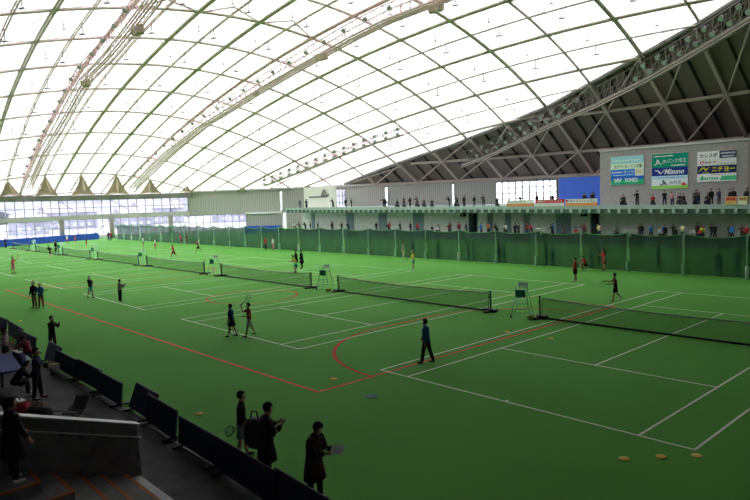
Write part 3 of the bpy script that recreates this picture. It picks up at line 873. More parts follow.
CH = [(-1.85, 11.75), (-18.4, 12.0), (-34.3, 12.0), (-49.6, 11.9), (-64.25, 12.0), (-77.28, 11.9), (-90.9, 12.0)]
chair0 = umpire_chair()
for k, (x, y) in enumerate(CH):
    r = chair0 if k == 0 else copy_tree(chair0)
    r.location = (x, y, 0); r.rotation_euler = (0, 0, .35)
    tag(r, 'green umpire chair beside the net posts, %s from the right' % ordn(k+1), 'umpire chair', 'umpire chairs between the courts')
    b = tag(MB().lathe([(.16, 0), (.24, .16), (.26, .17), (.22, .15), (.15, .03)], (0, 0, 0), 14).build('basin', 'yellow', smooth=True, loc=(x+.75, y-.35, 0)), 'yellow basin on the turf at the foot of the %s umpire chair from the right' % ordn(k+1), 'basin', 'yellow basins beside the umpire chairs')
    for q in range(5):
        MB().lathe([(.005, -.033), (.024, -.024), (.033, 0), (.024, .024), (.005, .033)], (.08*math.cos(q*1.3), .08*math.sin(q*1.3), .09), 8).build('ball', 'white_plastic', b)
for k, (x, y) in enumerate([(-0.61, -6.93), (-0.4, -1.89), (-23.33, -6.27), (-0.27, 8.2), (10, -1.62), (10.57, -0.94), (11.14, -0.33), (1.96, 8.27)]):
    lab = ['yellow disc marker on the turf in front of the navy barriers', 'yellow disc marker on the turf beside the red goal arc', 'pale disc marker on the turf at the far left behind the barriers', 'yellow disc marker on the turf left of the umpire chair',
           'yellow disc marker left of the near court corner, outside the baseline', 'yellow disc marker in the middle of three below the near court corner', 'yellow disc marker right below the near court corner', 'yellow disc marker on the near court alley'][k]
    tag(MB().lathe([(.13, 0), (.12, .02), (.05, .035)], (x, y, .0), 12).build('disc_marker', 'orange_mark'), lab, 'marker', 'disc markers on the turf')
x, y = (2.06, -2.35)
tag(MB().lathe([(.22, 0), (.2, .015), (.05, .02)], (x, y, .0), 12).build('disc_marker', 'teal_mark'), 'dark teal disc on the turf below the near court left corner', 'marker')

# ------------------------------------------------------------------ lighting catwalks and floodlights
def fl_proto():
    m = MB().lathe([(.10, 0), (.16, .06), (.20, .22), (.30, .40), (.31, .46)], (0, 0, 0), 12)
    r = m.build('floodlight', 'steel_dark', smooth=True)
    MB().lathe([(.285, .45), (.27, .475), (.05, .49)], (0, 0, 0), 12).build('lens', 'lens', r)
    m = MB(); m.tube([(-.34, 0, .2), (-.34, 0, -.2), (.34, 0, -.2), (.34, 0, .2)], .03, 5); m.build('bracket', 'steel_dark', r)
    return r
FL0 = fl_proto()
fl_used = [False]
def floodlight(loc, aim, label, group, sc=1.0):
    r = FL0 if not fl_used[0] else copy_tree(FL0)
    fl_used[0] = True
    r.location = loc
    r.rotation_mode = 'QUATERNION'
    r.rotation_quaternion = Vector((0, 0, 1)).rotation_difference(Vector(aim)-Vector(loc))
    r.scale = (sc, sc, sc)
    tag(r, label, 'floodlight', group)
def resample(pts, step):
    pts = [Vector(p) for p in pts]; out = [pts[0]]; acc = 0
    for a, b in zip(pts, pts[1:]):
        d = (b-a).length; t = step-acc
        while t <= d: out.append(a.lerp(b, t/d)); t += step
        acc = d-(t-step)
    return out
def catwalk(pts, name, label, hgt=1.3, wid=.9, mt='steel_walk', step=1.3, drop=0, mesh_side=True):
    """walkway truss: deck, two handrails, lattice, hangers up to the roof"""
    pts = resample(pts, step)
    r = empty(name, pts[0]); tag(r, label, 'catwalk')
    o = pts[0]
    L = []; R_ = []
    for i, p in enumerate(pts):
        d = pts[min(i+1, len(pts)-1)]-pts[max(i-1, 0)]; n = Vector((-d.y, d.x, 0)).normalized()*wid/2
        L.append(p-o+n); R_.append(p-o-n)
    U = Vector((0, 0, hgt))
    m = MB()
    for f, w_ in ((.15, .05), (.4, .09), (.62, .09), (.85, .05)): m.tube([a.lerp(b, f) for a, b in zip(L, R_)], w_, 6)
    for a, b in zip(L, R_): m.beam(a, b, .06)
    m.build('deck', mt, r)
    m = MB()
    for S in (L, R_): m.tube(S, .10, 5)
    m.build('lower_chord', mt, r, smooth=True)
    for S in (L, R_):
        m = MB(); m.tube([q+U for q in S], .075, 5); m.tube([q+U*.5 for q in S], .04, 4)
        m.build('handrail', mt, r, smooth=True)
    m = MB()
    for S in (L, R_):
        for a in S: m.beam(a, a+U, .06)
    for S in (L, R_):
        for a, b in zip(S, S[1:]): m.beam(a, b+U, .045)
    m.build('lattice', mt, r)
    m = MB()
    for i in range(0, len(pts), 4):
        zt = zdome(pts[i].x, pts[i].y) if hgt < 2 else None
        if zt: m.beam(L[i]+U, L[i]*.5+R_[i]*.5+Vector((0, 0, zt-pts[i].z)), .06)
    if m.v: m.build('hanger', mt, r)
    return r, pts, L, R_, o
C1 = [(-42.39, 11.25, 25.35), (-49.93, 11.97, 24.26), (-56.72, 12.33, 23.09), (-63.34, 12.05, 21.67), (-70.09, 12.71, 20.27), (-80.26, 13.87, 18.1), (-90.92, 14.5, 15.28), (-102.85, 15.63, 11.81), (-108.98, 16.27, 9.97)]
c0 = Vector(C1[0]); d0 = (c0-Vector(C1[1])).normalized()
C1 = [tuple(c0+d0*6)] + C1
r, p1, L1, R1, o1 = catwalk(C1, 'catwalk', 'long steel lighting catwalk under the white roof, leftmost one', wid=1.5, hgt=1.6)
C2 = [(-29.98, 36.43, 26.66), (-35.86, 35.82, 26.2), (-42.19, 35.85, 25.49), (-52.77, 36.08, 24.02), (-62.09, 36.05, 22.5), (-68.77, 36.01, 21.23), (-79.29, 35.41, 19), (-92.22, 35.72, 15.94), (-101.62, 35.91, 13.25), (-111.96, 36.4, 9.99)]
c0 = Vector(C2[0]); d0 = (c0-Vector(C2[1])).normalized()
C2 = [tuple(c0+d0*6)] + C2
r, p2, L2, R2, o2 = catwalk(C2, 'catwalk', 'long steel lighting catwalk under the white roof, second from the left', wid=1.5, hgt=1.6)
C3 = [(-57.71, 60.06, 16.72), (-65.01, 59.51, 15.68), (-73.89, 59.08, 14.06), (-83.99, 58.23, 12.04), (-95.66, 56.93, 9.58)]
r, p3, L3, R3, o3 = catwalk(C3, 'catwalk', 'short steel catwalk with floodlights at the back of the white roof', hgt=1.1, wid=.9)
for pts, lab, grp, st, off in ((p1, 'small floodlight on the leftmost catwalk under the white roof', 'floodlights on the leftmost catwalk', 3, .9), (p2, 'small floodlight on the second catwalk under the white roof', 'floodlights on the second catwalk', 3, .9)):
    for i in range(2, len(pts)-2, st):
        p = pts[i]
        floodlight((p.x, p.y-1.05, p.z+off+.25), (p.x+6, p.y-10, p.z-14), lab, grp, .9)
for i in range(0, len(p3), 2):
    p = p3[i]
    floodlight((p.x, p.y-.95, p.z+.2), (p.x+6, p.y-12, p.z-10), 'small floodlight in the lower row of the short back catwalk', 'lower floodlights of the short catwalk', 1.0)
    floodlight((p.x, p.y-.95, p.z+1.15), (p.x+6, p.y-12, p.z-10), 'small floodlight in the upper row of the short back catwalk', 'upper floodlights of the short catwalk', 1.0)
# tan speaker cabinets hung on the catwalks
def cabinet(loc, label, s=1.0):
    r = empty('speaker_cabinet', loc); tag(r, label, 'loudspeaker', 'tan cabinets on the catwalks')
    for dx, a in ((-.55, .5), (.55, -.5)):
        b = MB(); b.cbox((dx*s, 0, -.45*s), .9*s, .8*s, .9*s, a); f = b.build('cabinet', 'tan', r, bevel=.04)
        MB().lathe([(.3*s, 0), (.26*s, .02)], (dx*s-.18*s*(1 if a > 0 else -1), -.46*s, -.45*s), 12, axis=(-a*.8, -1, 0)).build('grille', 'steel_dark', f)
cabinet((-61.58, 11.44, 21.33), 'tan loudspeaker pair on the leftmost catwalk, lower of two', .8)
cabinet((-46.25, 11.51, 24.2), 'tan loudspeaker pair on the leftmost catwalk, upper of two', .9)
cabinet((-46.36, 34.79, 24.54), 'tan loudspeaker pair on the second catwalk, middle one', .9)
cabinet((-61.94, 34.93, 22.09), 'tan loudspeaker cabinet low on the second catwalk', .6)
cabinet((-28.27, 35.77, 26.34), 'tan loudspeaker pair on the second catwalk at the top edge', .9)
# keel catwalk along the edge of the dark roof
K = [((-53.13, 70.9, 11.65)), ((-45.37, 70.04, 13.25)), ((-34.3, 67.08, 15.95)), ((-25.33, 64.79, 17.77)), ((-17.44, 61.99, 19.51)), ((-10.59, 58.83, 21.11)), ((-4.57, 55.63, 22.54))]
K = [(x, y-.5, z) for x, y, z in K]
c0 = Vector(K[-1]); d0 = (c0-Vector(K[-2])).normalized()
K = K + [tuple(c0+d0*7)]
r, pk, Lk, Rk, ok = catwalk(K, 'catwalk', 'long dark catwalk with big floodlights along the edge of the dark roof', hgt=2.1, wid=1.4, mt='steel_dark', step=1.15)
m = MB(); m.tube([q-Vector((0, 0, .12)) for q in Rk], .09, 6); m.tube([q-Vector((0, 0, .45)) for q in Rk], .07, 6); m.build('lower_rail', 'dark_bar', r, smooth=True)
n = len(pk)
for i, p in enumerate(pk):
    f = i/(n-1)
    if f < .02 or .47 < f < .62: continue
    a = Vector((p.x-3, p.y-16, p.z-12))
    if i % 2 == 0: floodlight((p.x, p.y-1.25, p.z+.55), a, 'round floodlight in the lower row along the edge of the dark roof', 'lower floodlights along the dark roof', 1.05)
    if i % 2 == 1: floodlight((p.x, p.y-1.25, p.z+1.6), a, 'round floodlight in the upper row along the edge of the dark roof', 'upper floodlights along the dark roof', 1.05)

# ------------------------------------------------------------------ navy barriers, stair, clutter at the near left
def barrier(a, b, h, label, lean=.12, ha=None):
    a, b = Vector((*a, 0)), Vector((*b, 0))
    d = (b-a).normalized(); a = a-d*.12; b = b+d*.12
    d = (b-a); L = d.length; ang = math.atan2(d.y, d.x)
    r = empty('barrier_panel', a, ang); tag(r, label, 'barrier', 'navy barrier panels beside the walkway')
    t = .05
    vs = [(.03, 0, .06), (L-.03, 0, .06), (L-.03, lean, h), (.03, lean, h), (.03, t, .06), (L-.03, t, .06), (L-.03, lean+t, h), (.03, lean+t, h)]
    MB().add(vs, [(0,1,2,3),(7,6,5,4),(4,5,1,0),(3,2,6,7),(1,5,6,2),(4,0,3,7)]).build('sheet', 'barrier', r)
    m = MB()
    m.tube([(.02, t/2, .02), (.02, lean+t/2, h+.01), (L-.02, lean+t/2, h+.01), (L-.02, t/2, .02)], .02, 6); m.build('frame', 'barrier_edge', r)
    for x in (.25, L-.25):
        MB().beam((x, -.25, .03), (x, .35, .03), .06, .05).build('foot', 'black_metal', r)
    return r
BP = [((-26.7, -8.1), (-19.58, -7.86)), ((-19.05, -7.89), (-16.1, -8.01)), ((-15.98, -8.17), (-13.31, -8.16)), ((-11.88, -8.17), (-10.23, -8.22)), ((-9.91, -8.24), (-7.62, -8.26)), ((-7.54, -8.27), (-5.28, -8.28)), ((-5.13, -8.3), (-3.16, -8.34)),
      ((-2.72, -8.26), (-1.14, -8.33)), ((-1.03, -8.34), (0.88, -8.45)), ((1.3, -8.53), (3.37, -8.6)), ((3.53, -8.6), (5.89, -8.7)), ((5.92, -8.7), (8, -8.8))]
nb = len(BP)
for k, (a, b) in enumerate(BP):
    nm = 'nearest navy barrier panel, at the bottom edge of the photo' if k == nb-1 else 'navy barrier panel beside the walkway, %s from the near end' % ordn(nb-k)
    a = (a[0], a[1]+.07*(k % 2)); b = (b[0], b[1]+.07*(k % 2))
    barrier(a, b, .74 if k not in (8,) else .80, nm, lean=[.12, .05, .10, .22, .05, .08, .08, .28, .10, .04, .10, .10][k])
tag(MB().cbox((-12.7, -8.75, .012), 1.9, .8, .02, -.05).build('mat', flat(.24, .42, .36)), 'pale teal mat on the walkway behind the far barriers', 'mat')

# stair and parapet
px_ = 2.4
m = MB()
yt = [-9.95, -14.5]; 
vs = [(px_-.25, -9.93, 0), (px_, -9.93, 0), (px_, -15, 0), (px_-.25, -15, 0), (px_-.25, -9.97, 1.2), (px_, -9.97, 1.2), (px_, -15, 2.93), (px_-.25, -15, 2.93)]
r = empty('stair_parapet', (0, 0, 0)); tag(r, 'dark concrete stair parapet with pale metal top at the lower left', 'parapet')
MB().add(vs, [(3,2,1,0),(4,5,6,7),(0,1,5,4),(1,2,6,5),(2,3,7,6),(3,0,4,7)]).build('wall', 'concrete', r)
MB().beam((px_-.12, -9.9, 1.21), (px_-.12, -15, 2.95), .27, .035).build('coping', 'rail', r)
hr = MB().tube([(px_+.07, -9.92, .93), (px_+.07, -15, 2.66)], .022, 8).build('handrail', 'rail', r)
for y in (-10.15, -11.6, -13.1):
    z = .93+(-9.92-y)*.339
    MB().beam((px_-.02, y, z-.07), (px_+.08, y, z-.02), .03, .03).build('rail_bracket', 'black_metal', hr)
steps = [(-9.98, .035, 9.0, 'step_pale'), (-10.30, .17, 9.0, 'step'), (-10.83, .34, 9.0, 'step'), (-11.30, .51, 9.0, 'step'), (-11.78, .68, 3.7, 'step'), (-12.25, .90, 3.26, 'step')]
for k, (y, z, x1, mt) in enumerate(steps):
    o = struct(MB().box(px_+.001, x1, -15.0, y, 0 if k == 0 else steps[k-1][1]-.05, z).build('stair_step', mt))
    if k:
        m = MB(); m.box(px_+.05, x1+.004, y-.07, y+.012, z-.03, z+.006)
        if k > 3: m.box(x1-.07, x1+.012, -15, y-.07, z-.03, z+.006)
        m.build('nosing', 'nosing', o)
# low deck for the seats on the left of the parapet
struct(MB().box(-14, px_-.25, -15, -11.2, 0, .35).build('floor_seating', 'step'))
struct(MB().box(-14, px_-.25, -15, -12.1, .35, .75).build('floor_seating_upper', 'step'))

def bag(x, y, z, sx, sy, sz, rz, m_, label, stripe=None, top=None, cat='bag', name='sports_bag'):
    r = empty(name, (x, y, z), rz); tag(r, label, cat)
    b = MB(); n = 10; rows = []
    for i in range(9):
        t = i/8; e = max(.02, (1-(2*t-1)**6)**.5)
        rows.append([(lerp(-sx/2, sx/2, t), sy/2*e*math.copysign(abs(math.cos(2*PI*k/n))**.7, math.cos(2*PI*k/n)), sz/2+sz/2*e*math.copysign(abs(math.sin(2*PI*k/n))**.7, math.sin(2*PI*k/n))) for k in range(n+1)])
    b.grid(rows).build('body', m_, r, smooth=True)
    if stripe:
        MB().tube([(lerp(-sx*.42, sx*.42, i/8), -sy*.2, sz*1.0+.0) for i in range(9)], .03, 6).build('stripe', stripe, r)
    if top:
        MB().cbox((0, 0, sz*1.0), sx*.7, sy*.5, .06).build('flap', top, r, bevel=.02)
    MB().tube([(-sx*.25, 0, sz*.95), (-sx*.15, 0, sz*1.2), (sx*.15, 0, sz*1.2), (sx*.25, 0, sz*.95)], .018, 6).build('handle', cm('black'), r)
    return r
bag(-5.0, -10.75, 0, 1.0, .5, .42, .2, cm('red'), 'red sports bag with white top lying behind the parapet', top=cm('white'))
bag(-3.75, -10.45, 0, .95, .5, .45, .1, cm('black'), 'black sports bag behind the parapet beside the folded chair')
bag(-5.9, -11.0, 0, 1.2, .55, .6, -.4, cm('black'), 'long black racket bag with a white stripe near the left edge', stripe=cm('white'))
bag(-7.5, -11.75, .36, 1.1, .5, .5, .5, cm('navy'), 'navy sports bag on the seating step at the left edge', top=cm('dgrey'))
bag(-5.1, -11.7, .36, .7, .4, .4, .9, cm('orange'), 'small orange bag on the seating step at the left edge')
bag(-6.0, -11.75, .36, .9, .35, .25, .1, cm('cream'), 'cream bag lying on the seating step near the left edge')
bag(-11.6, -9.15, .0, .9, .4, .6, .1, cm('purple'), 'purple and white racket bag leaning behind the barriers', top=cm('white'))
bag(-4.7, -10.2, 0, .45, .35, .3, .5, cm('brown'), 'small brown bag beside the red bag')
# blue covered bench
r = empty('bench', (-9.6, -10.0, 0), -.12); tag(r, 'long bench under a dark blue cover at the left edge', 'bench')
MB().box(-1.6, 1.6, -.35, .35, .62, .68).build('bench_top', flat(.02, .035, .16), r, bevel=.02)
MB().box(-1.58, 1.58, -.37, -.35, .3, .66).build('cover_front', flat(.012, .02, .09), r)
for sx, sy in ((-1,-1),(1,-1),(1,1),(-1,1)): MB().box(sx*1.4-.03, sx*1.4+.03, sy*.28-.03, sy*.28+.03, 0, .62).build('leg', 'black_metal', r)
# folded chair
r = empty('folding_chair', (-3.0, -9.75, 0), .5); tag(r, 'dark folded chair lying on the walkway behind the parapet', 'chair')
MB().box(-.24, .24, -.2, .2, .2, .25).build('seat', cm('dgrey'), r, bevel=.02)
MB().add([(-.24,.2,.26),(.24,.2,.26),(.24,.42,.62),(-.24,.42,.62),(-.24,.24,.24),(.24,.24,.24),(.24,.46,.6),(-.24,.46,.6)], [(0,1,2,3),(7,6,5,4),(4,5,1,0),(3,2,6,7),(1,5,6,2),(4,0,3,7)]).build('backrest', cm('dgrey'), r)
for sx in (-1, 1):
    MB().tube([(sx*.26, -.35, .02), (sx*.26, .25, .35)], .014, 6).build('leg', 'black_metal', r); MB().tube([(sx*.26, .4, .02), (sx*.26, -.15, .3), (sx*.26, -.5, .42)], .014, 6).build('leg', 'black_metal', r)
r = tag(MB().lathe([(.16, 0), (.19, .32), (.18, .33), (.15, .04)], (0, 0, 0), 14).build('bucket', 'white_plastic', smooth=True, loc=(*(-9.36, -8.43), 0)), 'small white bucket with yellow content at the barrier gap', 'bucket')
MB().lathe([(.17, .29), (.10, .36), (.02, .38)], (0, 0, 0), 12).build('balls', 'yellow', r)

# ------------------------------------------------------------------ people
SKINS = []
def skin_obj(name, verts, edges, root, mt, parent=None, sub=1, matfn=None, mats=None):
    me = bpy.data.meshes.new(name)
    me.from_pydata([v[0] for v in verts], edges, [])
    for m_ in (mats or [mt]): me.materials.append(m_)
    o = bpy.data.objects.new(name, me); COL.objects.link(o)
    if parent: o.parent = parent
    o.modifiers.new('skin', 'SKIN')
    sv = me.skin_vertices[0].data
    for i, v in enumerate(verts):
        sv[i].radius = (v[1], v[2] if len(v) > 2 else v[1])
        sv[i].use_root = (i == root)
    o.modifiers['skin'].use_smooth_shade = True
    s = o.modifiers.new('sub', 'SUBSURF'); s.levels = sub; s.render_levels = sub
    SKINS.append(o)
    return o
def finalize_skins():
    bpy.context.view_layer.update()
    dg = bpy.context.evaluated_depsgraph_get()
    out = [(o, bpy.data.meshes.new_from_object(o.evaluated_get(dg))) for o in SKINS]
    for o, me in out:
        o.modifiers.clear(); me.name = o.name; o.data = me
        me.polygons.foreach_set('use_smooth', [True]*len(me.polygons))
    SKINS.clear()
def rad(d): return math.radians(d)
def skeleton(H, pose):
    """joint positions in metres, facing +y, feet on z = 0"""
    k = H/1.70
    lean = rad(pose.get('lean', 3)); side = rad(pose.get('side', 0))
    J = {}
    pel = Vector((0, 0, .93))
    def tor(h, y=0, x=0):   # up the torso by h from the pelvis, tilted
        v = Vector((x, y, h))
        v = Matrix.Rotation(-lean, 3, 'X') @ v
        return pel + Matrix.Rotation(side, 3, 'Y') @ v
    J['pel'] = pel; J['waist'] = tor(.14); J['chest'] = tor(.34, .0); J['upch'] = tor(.46); J['nb'] = tor(.53)
    hp, hy = pose.get('head', (0, 0))
    nk = tor(.57, .005); J['neck'] = nk
    hd = (J['nb']-J['chest']).normalized()
    hd = Matrix.Rotation(-rad(hp), 3, 'X') @ hd
    J['hl'] = nk + hd*.075 + Vector((0, .012, 0)); J['hm'] = nk + hd*.145 + Vector((0, .008, 0)); J['ht'] = nk + hd*.215
    fx = Matrix.Rotation(rad(hy), 3, 'Z') @ (Matrix.Rotation(-rad(hp), 3, 'X') @ Vector((0, 1, 0)))
    J['face'] = fx
    for s, n in ((-1, 'L'), (1, 'R')):
        sh = tor(.455, 0, s*.175); J['sh'+n] = sh
        f, ab, el, inw = pose.get('arm'+n, (5, 8, 15, 0))
        f, ab, el = rad(f)+lean*0, rad(ab), rad(el)
        d1 = Vector((s*math.sin(ab), math.cos(ab)*math.sin(f), -math.cos(ab)*math.cos(f)))
        d2 = Vector((s*(math.sin(ab)*.6-inw), math.sin(f+el), -math.cos(f+el))).normalized()
        J['el'+n] = sh + d1*.285; J['wr'+n] = J['el'+n] + d2*.245; J['d2'+n] = d2
        J['pa'+n] = J['wr'+n] + d2*.07; J['ha'+n] = J['wr'+n] + d2*.12
        hip = pel + Vector((s*.09, 0, -.03)); J['hip'+n] = hip
        t, kb, a2 = pose.get('leg'+n, (0, 3, 4))
        t, kb, a2 = rad(t), rad(kb), rad(a2)
        e1 = Vector((s*math.sin(a2), math.cos(a2)*math.sin(t), -math.cos(a2)*math.cos(t)))
        e2 = Vector((s*math.sin(a2)*.7, math.sin(t-kb), -math.cos(t-kb))).normalized()
        J['kn'+n] = hip + e1*.42; J['an'+n] = J['kn'+n] + e2*.40
        fd = Vector((s*.12, 1, 0)).normalized()
        drop = max(0, min(1, (kb-t)*.5)) if kb-t > .5 else 0
        J['he'+n] = J['an'+n] + Vector((0, -.035, -.05)); J['to'+n] = J['an'+n] + fd*.16*(1-drop*.5) + Vector((0, 0, -.058-drop*.08))
        J['fd'+n] = fd
    low = min(min(J['he'+n].z, J['to'+n].z) for n in 'LR')-.03
    dirs = {'d2L', 'd2R', 'face', 'fdL', 'fdR'}
    for q in J:
        if q not in dirs:
            J[q] = (J[q]-Vector((0, 0, low)))*k
    J['k'] = k
    return J
def person(loc, heading, label, group=None, H=1.65, pose=None, top='navy', bottom='black', top_kind='jacket', bot_kind='trousers', shoes='white', hat=None, hair=True, longhair=False, sub=1, skin='skin', near=False, z=0):
    """body as one skinned mesh with clothes, hair and shoes as children; heading = direction faced, degrees from +x anticlockwise"""
    pose = pose or {}
    J = skeleton(H, pose); k = J['k']
    V = []; E = []; ix = {}
    def v(n, p, r, r2=None):
        ix[n] = len(V); V.append((tuple(p), r*k*1.16, (r2 or r)*k*1.16)); return ix[n]
    def e(a, b): E.append((ix[a], ix[b]))
    v('pel', J['pel'], .125, .095); v('waist', J['waist'], .115, .085); v('chest', J['chest'], .135, .095); v('upch', J['upch'], .088, .064); v('nb', J['nb'], .052); v('neck', J['neck'], .05)
    v('hl', J['hl'], .066, .075); v('hm', J['hm'], .078, .092); v('ht', J['ht'], .05, .055)
    for a, b in zip(('pel','waist','chest','upch','nb','neck','hl','hm'), ('waist','chest','upch','nb','neck','hl','hm','ht')): e(a, b)
    if near:
        nose = J['hl'].lerp(J['hm'], .5)+J['face']*.10*k
        v('nose', nose, .012, .014); e('hl', 'nose')
        for s, n in ((-1, 'L'), (1, 'R')):
            sd = Vector((J['face'].y, -J['face'].x, 0))*s
            v('ear'+n, J['hl'].lerp(J['hm'], .4)+sd*.088*k, .014, .02); e('hm', 'ear'+n)
    for n in 'LR':
        s = -1 if n == 'L' else 1
        v('sh'+n, J['sh'+n], .044); v('el'+n, J['el'+n], .038); v('wr'+n, J['wr'+n], .027, .023); v('pa'+n, J['pa'+n], .036, .018)
        e('upch', 'sh'+n); e('sh'+n, 'el'+n); e('el'+n, 'wr'+n); e('wr'+n, 'pa'+n)
        d2 = J['d2'+n]; lat = d2.cross(Vector((s, .3, 0))).normalized() if abs(d2.z) < .99 else Vector((0, 1, 0))
        pal = lat.cross(d2).normalized()
        for q, (o_, ln, rr) in enumerate(((-.030, .060, .0085), (-.010, .074, .0088), (.011, .068, .0085), (.030, .052, .008))):
            kn = J['pa'+n] + (d2*.035 + lat*o_)*k; tp = kn + (d2*ln*.62 + pal*.010)*k; te = tp + (d2*ln*.30 + pal*.022)*k
            v('k%s%d' % (n, q), kn, rr); v('t%s%d' % (n, q), tp, rr*.95); v('e%s%d' % (n, q), te, rr*.8)
            e('pa'+n, 'k%s%d' % (n, q)); e('k%s%d' % (n, q), 't%s%d' % (n, q)); e('t%s%d' % (n, q), 'e%s%d' % (n, q))
        th = J['wr'+n] + (d2*.025 - lat*.030)*k; t2 = th + (d2*.04 - lat*.022 + pal*.01)*k
        v('th'+n, th, .011); v('tt'+n, t2, .009); e('wr'+n, 'th'+n); e('th'+n, 'tt'+n)
        v('hip'+n, J['hip'+n], .085, .08); v('mt'+n, J['hip'+n].lerp(J['kn'+n], .5), .07); v('kn'+n, J['kn'+n], .052); v('ca'+n, J['kn'+n].lerp(J['an'+n], .35), .052); v('an'+n, J['an'+n], .034); v('to'+n, J['to'+n], .035, .028)
        e('pel', 'hip'+n); e('hip'+n, 'mt'+n); e('mt'+n, 'kn'+n); e('kn'+n, 'ca'+n); e('ca'+n, 'an'+n); e('an'+n, 'to'+n)
    body = skin_obj('person', V, E, 0, cm(skin), sub=sub)
    body.location = (loc[0], loc[1], z); body.rotation_euler = (0, 0, rad(heading-90))
    tag(body, label, 'person', group)
    # clothes: closed sweeps around the limbs
    AX = Vector((1, 0, 0))
    def sweep(m, pts, n=12, ax=None):
        """pts: (centre, half width along x, half depth); rounded ends"""
        ax = ax or AX
        P = [(Vector(c), a*k, b*k) for c, a, b in pts]
        d0 = (P[1][0]-P[0][0]).normalized(); d1 = (P[-1][0]-P[-2][0]).normalized()
        P = [(P[0][0]-d0*.004*k, P[0][1]*.9, P[0][2]*.9)] + P + [(P[-1][0]+d1*.006*k, P[-1][1]*.85, P[-1][2]*.85)]
        vs = []
        for q, (c, a, b) in enumerate(P):
            d = (P[min(q+1, len(P)-1)][0]-P[max(q-1, 0)][0]).normalized()
            x = (ax-d*ax.dot(d))
            if x.length < .2: x = Vector((0, 1, 0))-d*d.y
            x.normalize(); y = d.cross(x)
            vs += [c+x*a*math.cos(2*PI*t/n)+y*b*math.sin(2*PI*t/n) for t in range(n)]
        fs = [(q*n+t, q*n+(t+1) % n, (q+1)*n+(t+1) % n, (q+1)*n+t) for q in range(len(P)-1) for t in range(n)]
        fs += [tuple(range(n))[::-1], tuple((len(P)-1)*n+t for t in range(n))]
        m.add(vs, fs)
    long_ = top_kind in ('jacket', 'coat', 'shirt_long')
    bulk = {'coat': 1.36, 'jacket': 1.12}.get(top_kind, 1.0)
    m = MB()
    upv = (J['waist']-J['pel']).normalized()
    hem = J['pel']-upv*.06*k
    T = [(hem, .165*bulk, .122*bulk), (J['waist'], .155*bulk, .115*bulk), (J['chest'], .175*bulk, .122*bulk), (J['upch'], .168*bulk, .10*bulk), (J['upch'].lerp(J['nb'], .55), .115*bulk, .085*bulk), (J['nb'].lerp(J['neck'], .3), .075, .072), (J['nb'].lerp(J['hl'], .42), .066, .066)]
    if top_kind in ('coat', 'dress'):
        mid = (J['knL']+J['knR'])/2
        f = .95 if top_kind == 'coat' else .6
        T = [(hem.lerp(mid, f), .205*bulk, .165*bulk), (hem.lerp(mid, f*.5), .19*bulk, .15*bulk)] + T
    sweep(m, T, 14)
    for n in 'LR':
        sh, el, wr = J['sh'+n], J['el'+n], J['wr'+n]
        inn = sh.lerp(J['upch'], .45)
        b2 = .5+bulk*.5
        if top_kind == 'vest': continue
        if long_:
            sweep(m, [(inn, .07*b2, .07*b2), (sh, .074*b2, .072*b2), (sh.lerp(el, .5), .066*b2, .066*b2), (el, .060*b2, .060*b2), (el.lerp(wr, .5), .053*b2, .053*b2), (el.lerp(wr, .95), .045*b2, .045*b2)], 10, Vector((0, 1, 0)))
        else:
            sweep(m, [(inn, .068, .068), (sh, .072, .07), (sh.lerp(el, .35), .068, .068), (sh.lerp(el, .68), .066, .066)], 10, Vector((0, 1, 0)))
    if top_kind in ('coat', 'jacket') and near:
        sweep(m, [(J['upch'].lerp(J['nb'], .75)-J['face']*.05*k, .095, .05), (J['nb']-J['face']*.045*k, .085, .045)], 12)
    m.build({'jacket': 'jacket', 'coat': 'coat', 'shirt_long': 'shirt', 'vest': 'vest', 'dress': 'dress'}.get(top_kind, 'shirt'), cm(top), body, smooth=True)
    m = MB()
    sweep(m, [(J['hipL'].lerp(J['hipR'], .5)-upv*.075*k, .15, .105), (J['pel'], .162, .118), (J['pel']+upv*.10*k, .150, .110)], 14)
    for n in 'LR':
        h_, kn, an = J['hip'+n], J['kn'+n], J['an'+n]
        if bot_kind in ('trousers', 'leggings'):
            w_ = 1.0 if bot_kind == 'trousers' else .82
            sweep(m, [(h_+Vector((0, 0, .02)), .098, .105), (h_.lerp(kn, .4), .094*w_, .098*w_), (kn, .076*w_, .076*w_), (kn.lerp(an, .45), .072*w_, .074*w_), (kn.lerp(an, .97), .060*w_, .062*w_)], 10)
        else:
            sweep(m, [(h_+Vector((0, 0, .02)), .10, .108), (h_.lerp(kn, .4), .10, .106), (h_.lerp(kn, .78), .104, .108)], 10)
    m.build({'trousers': 'trousers', 'leggings': 'leggings'}.get(bot_kind, 'shorts'), cm(bottom), body, smooth=True)
    for n in 'LR':
        he, to = J['he'+n], J['to'+n]
        m = MB(); lift = Vector((0, 0, .012*k))
        sweep(m, [(he+lift*.8, .034, .036), (he.lerp(to, .25)+lift*1.2, .042, .046), (he.lerp(to, .6)+lift, .048, .040), (to+lift*.5, .046, .030), (to+(to-he)*.12+lift*.4, .030, .022)], 10)
        m.build('shoe', cm(shoes), body, smooth=True)
    if hair:
        up_ = (J['ht']-J['hm']).normalized(); f_ = J['face']
        c = J['hm']-f_*.014*k+up_*.028*k
        R1_ = Matrix((f_.cross(up_).normalized(), f_, up_)).transposed()
        m = MB(); vs = []; n1, n2 = 14, 9
        for a in range(n2):
            ph = lerp(-PI/2+.25, PI/2-.02, a/(n2-1))
            for t in range(n1):
                th = 2*PI*t/n1
                v_ = Vector((.108*math.cos(ph)*math.cos(th), .122*math.cos(ph)*math.sin(th), .120*math.sin(ph)))*k
                if v_.y > 0 and v_.z < .03*k: v_.y *= .25
                vs.append(c+R1_ @ v_)
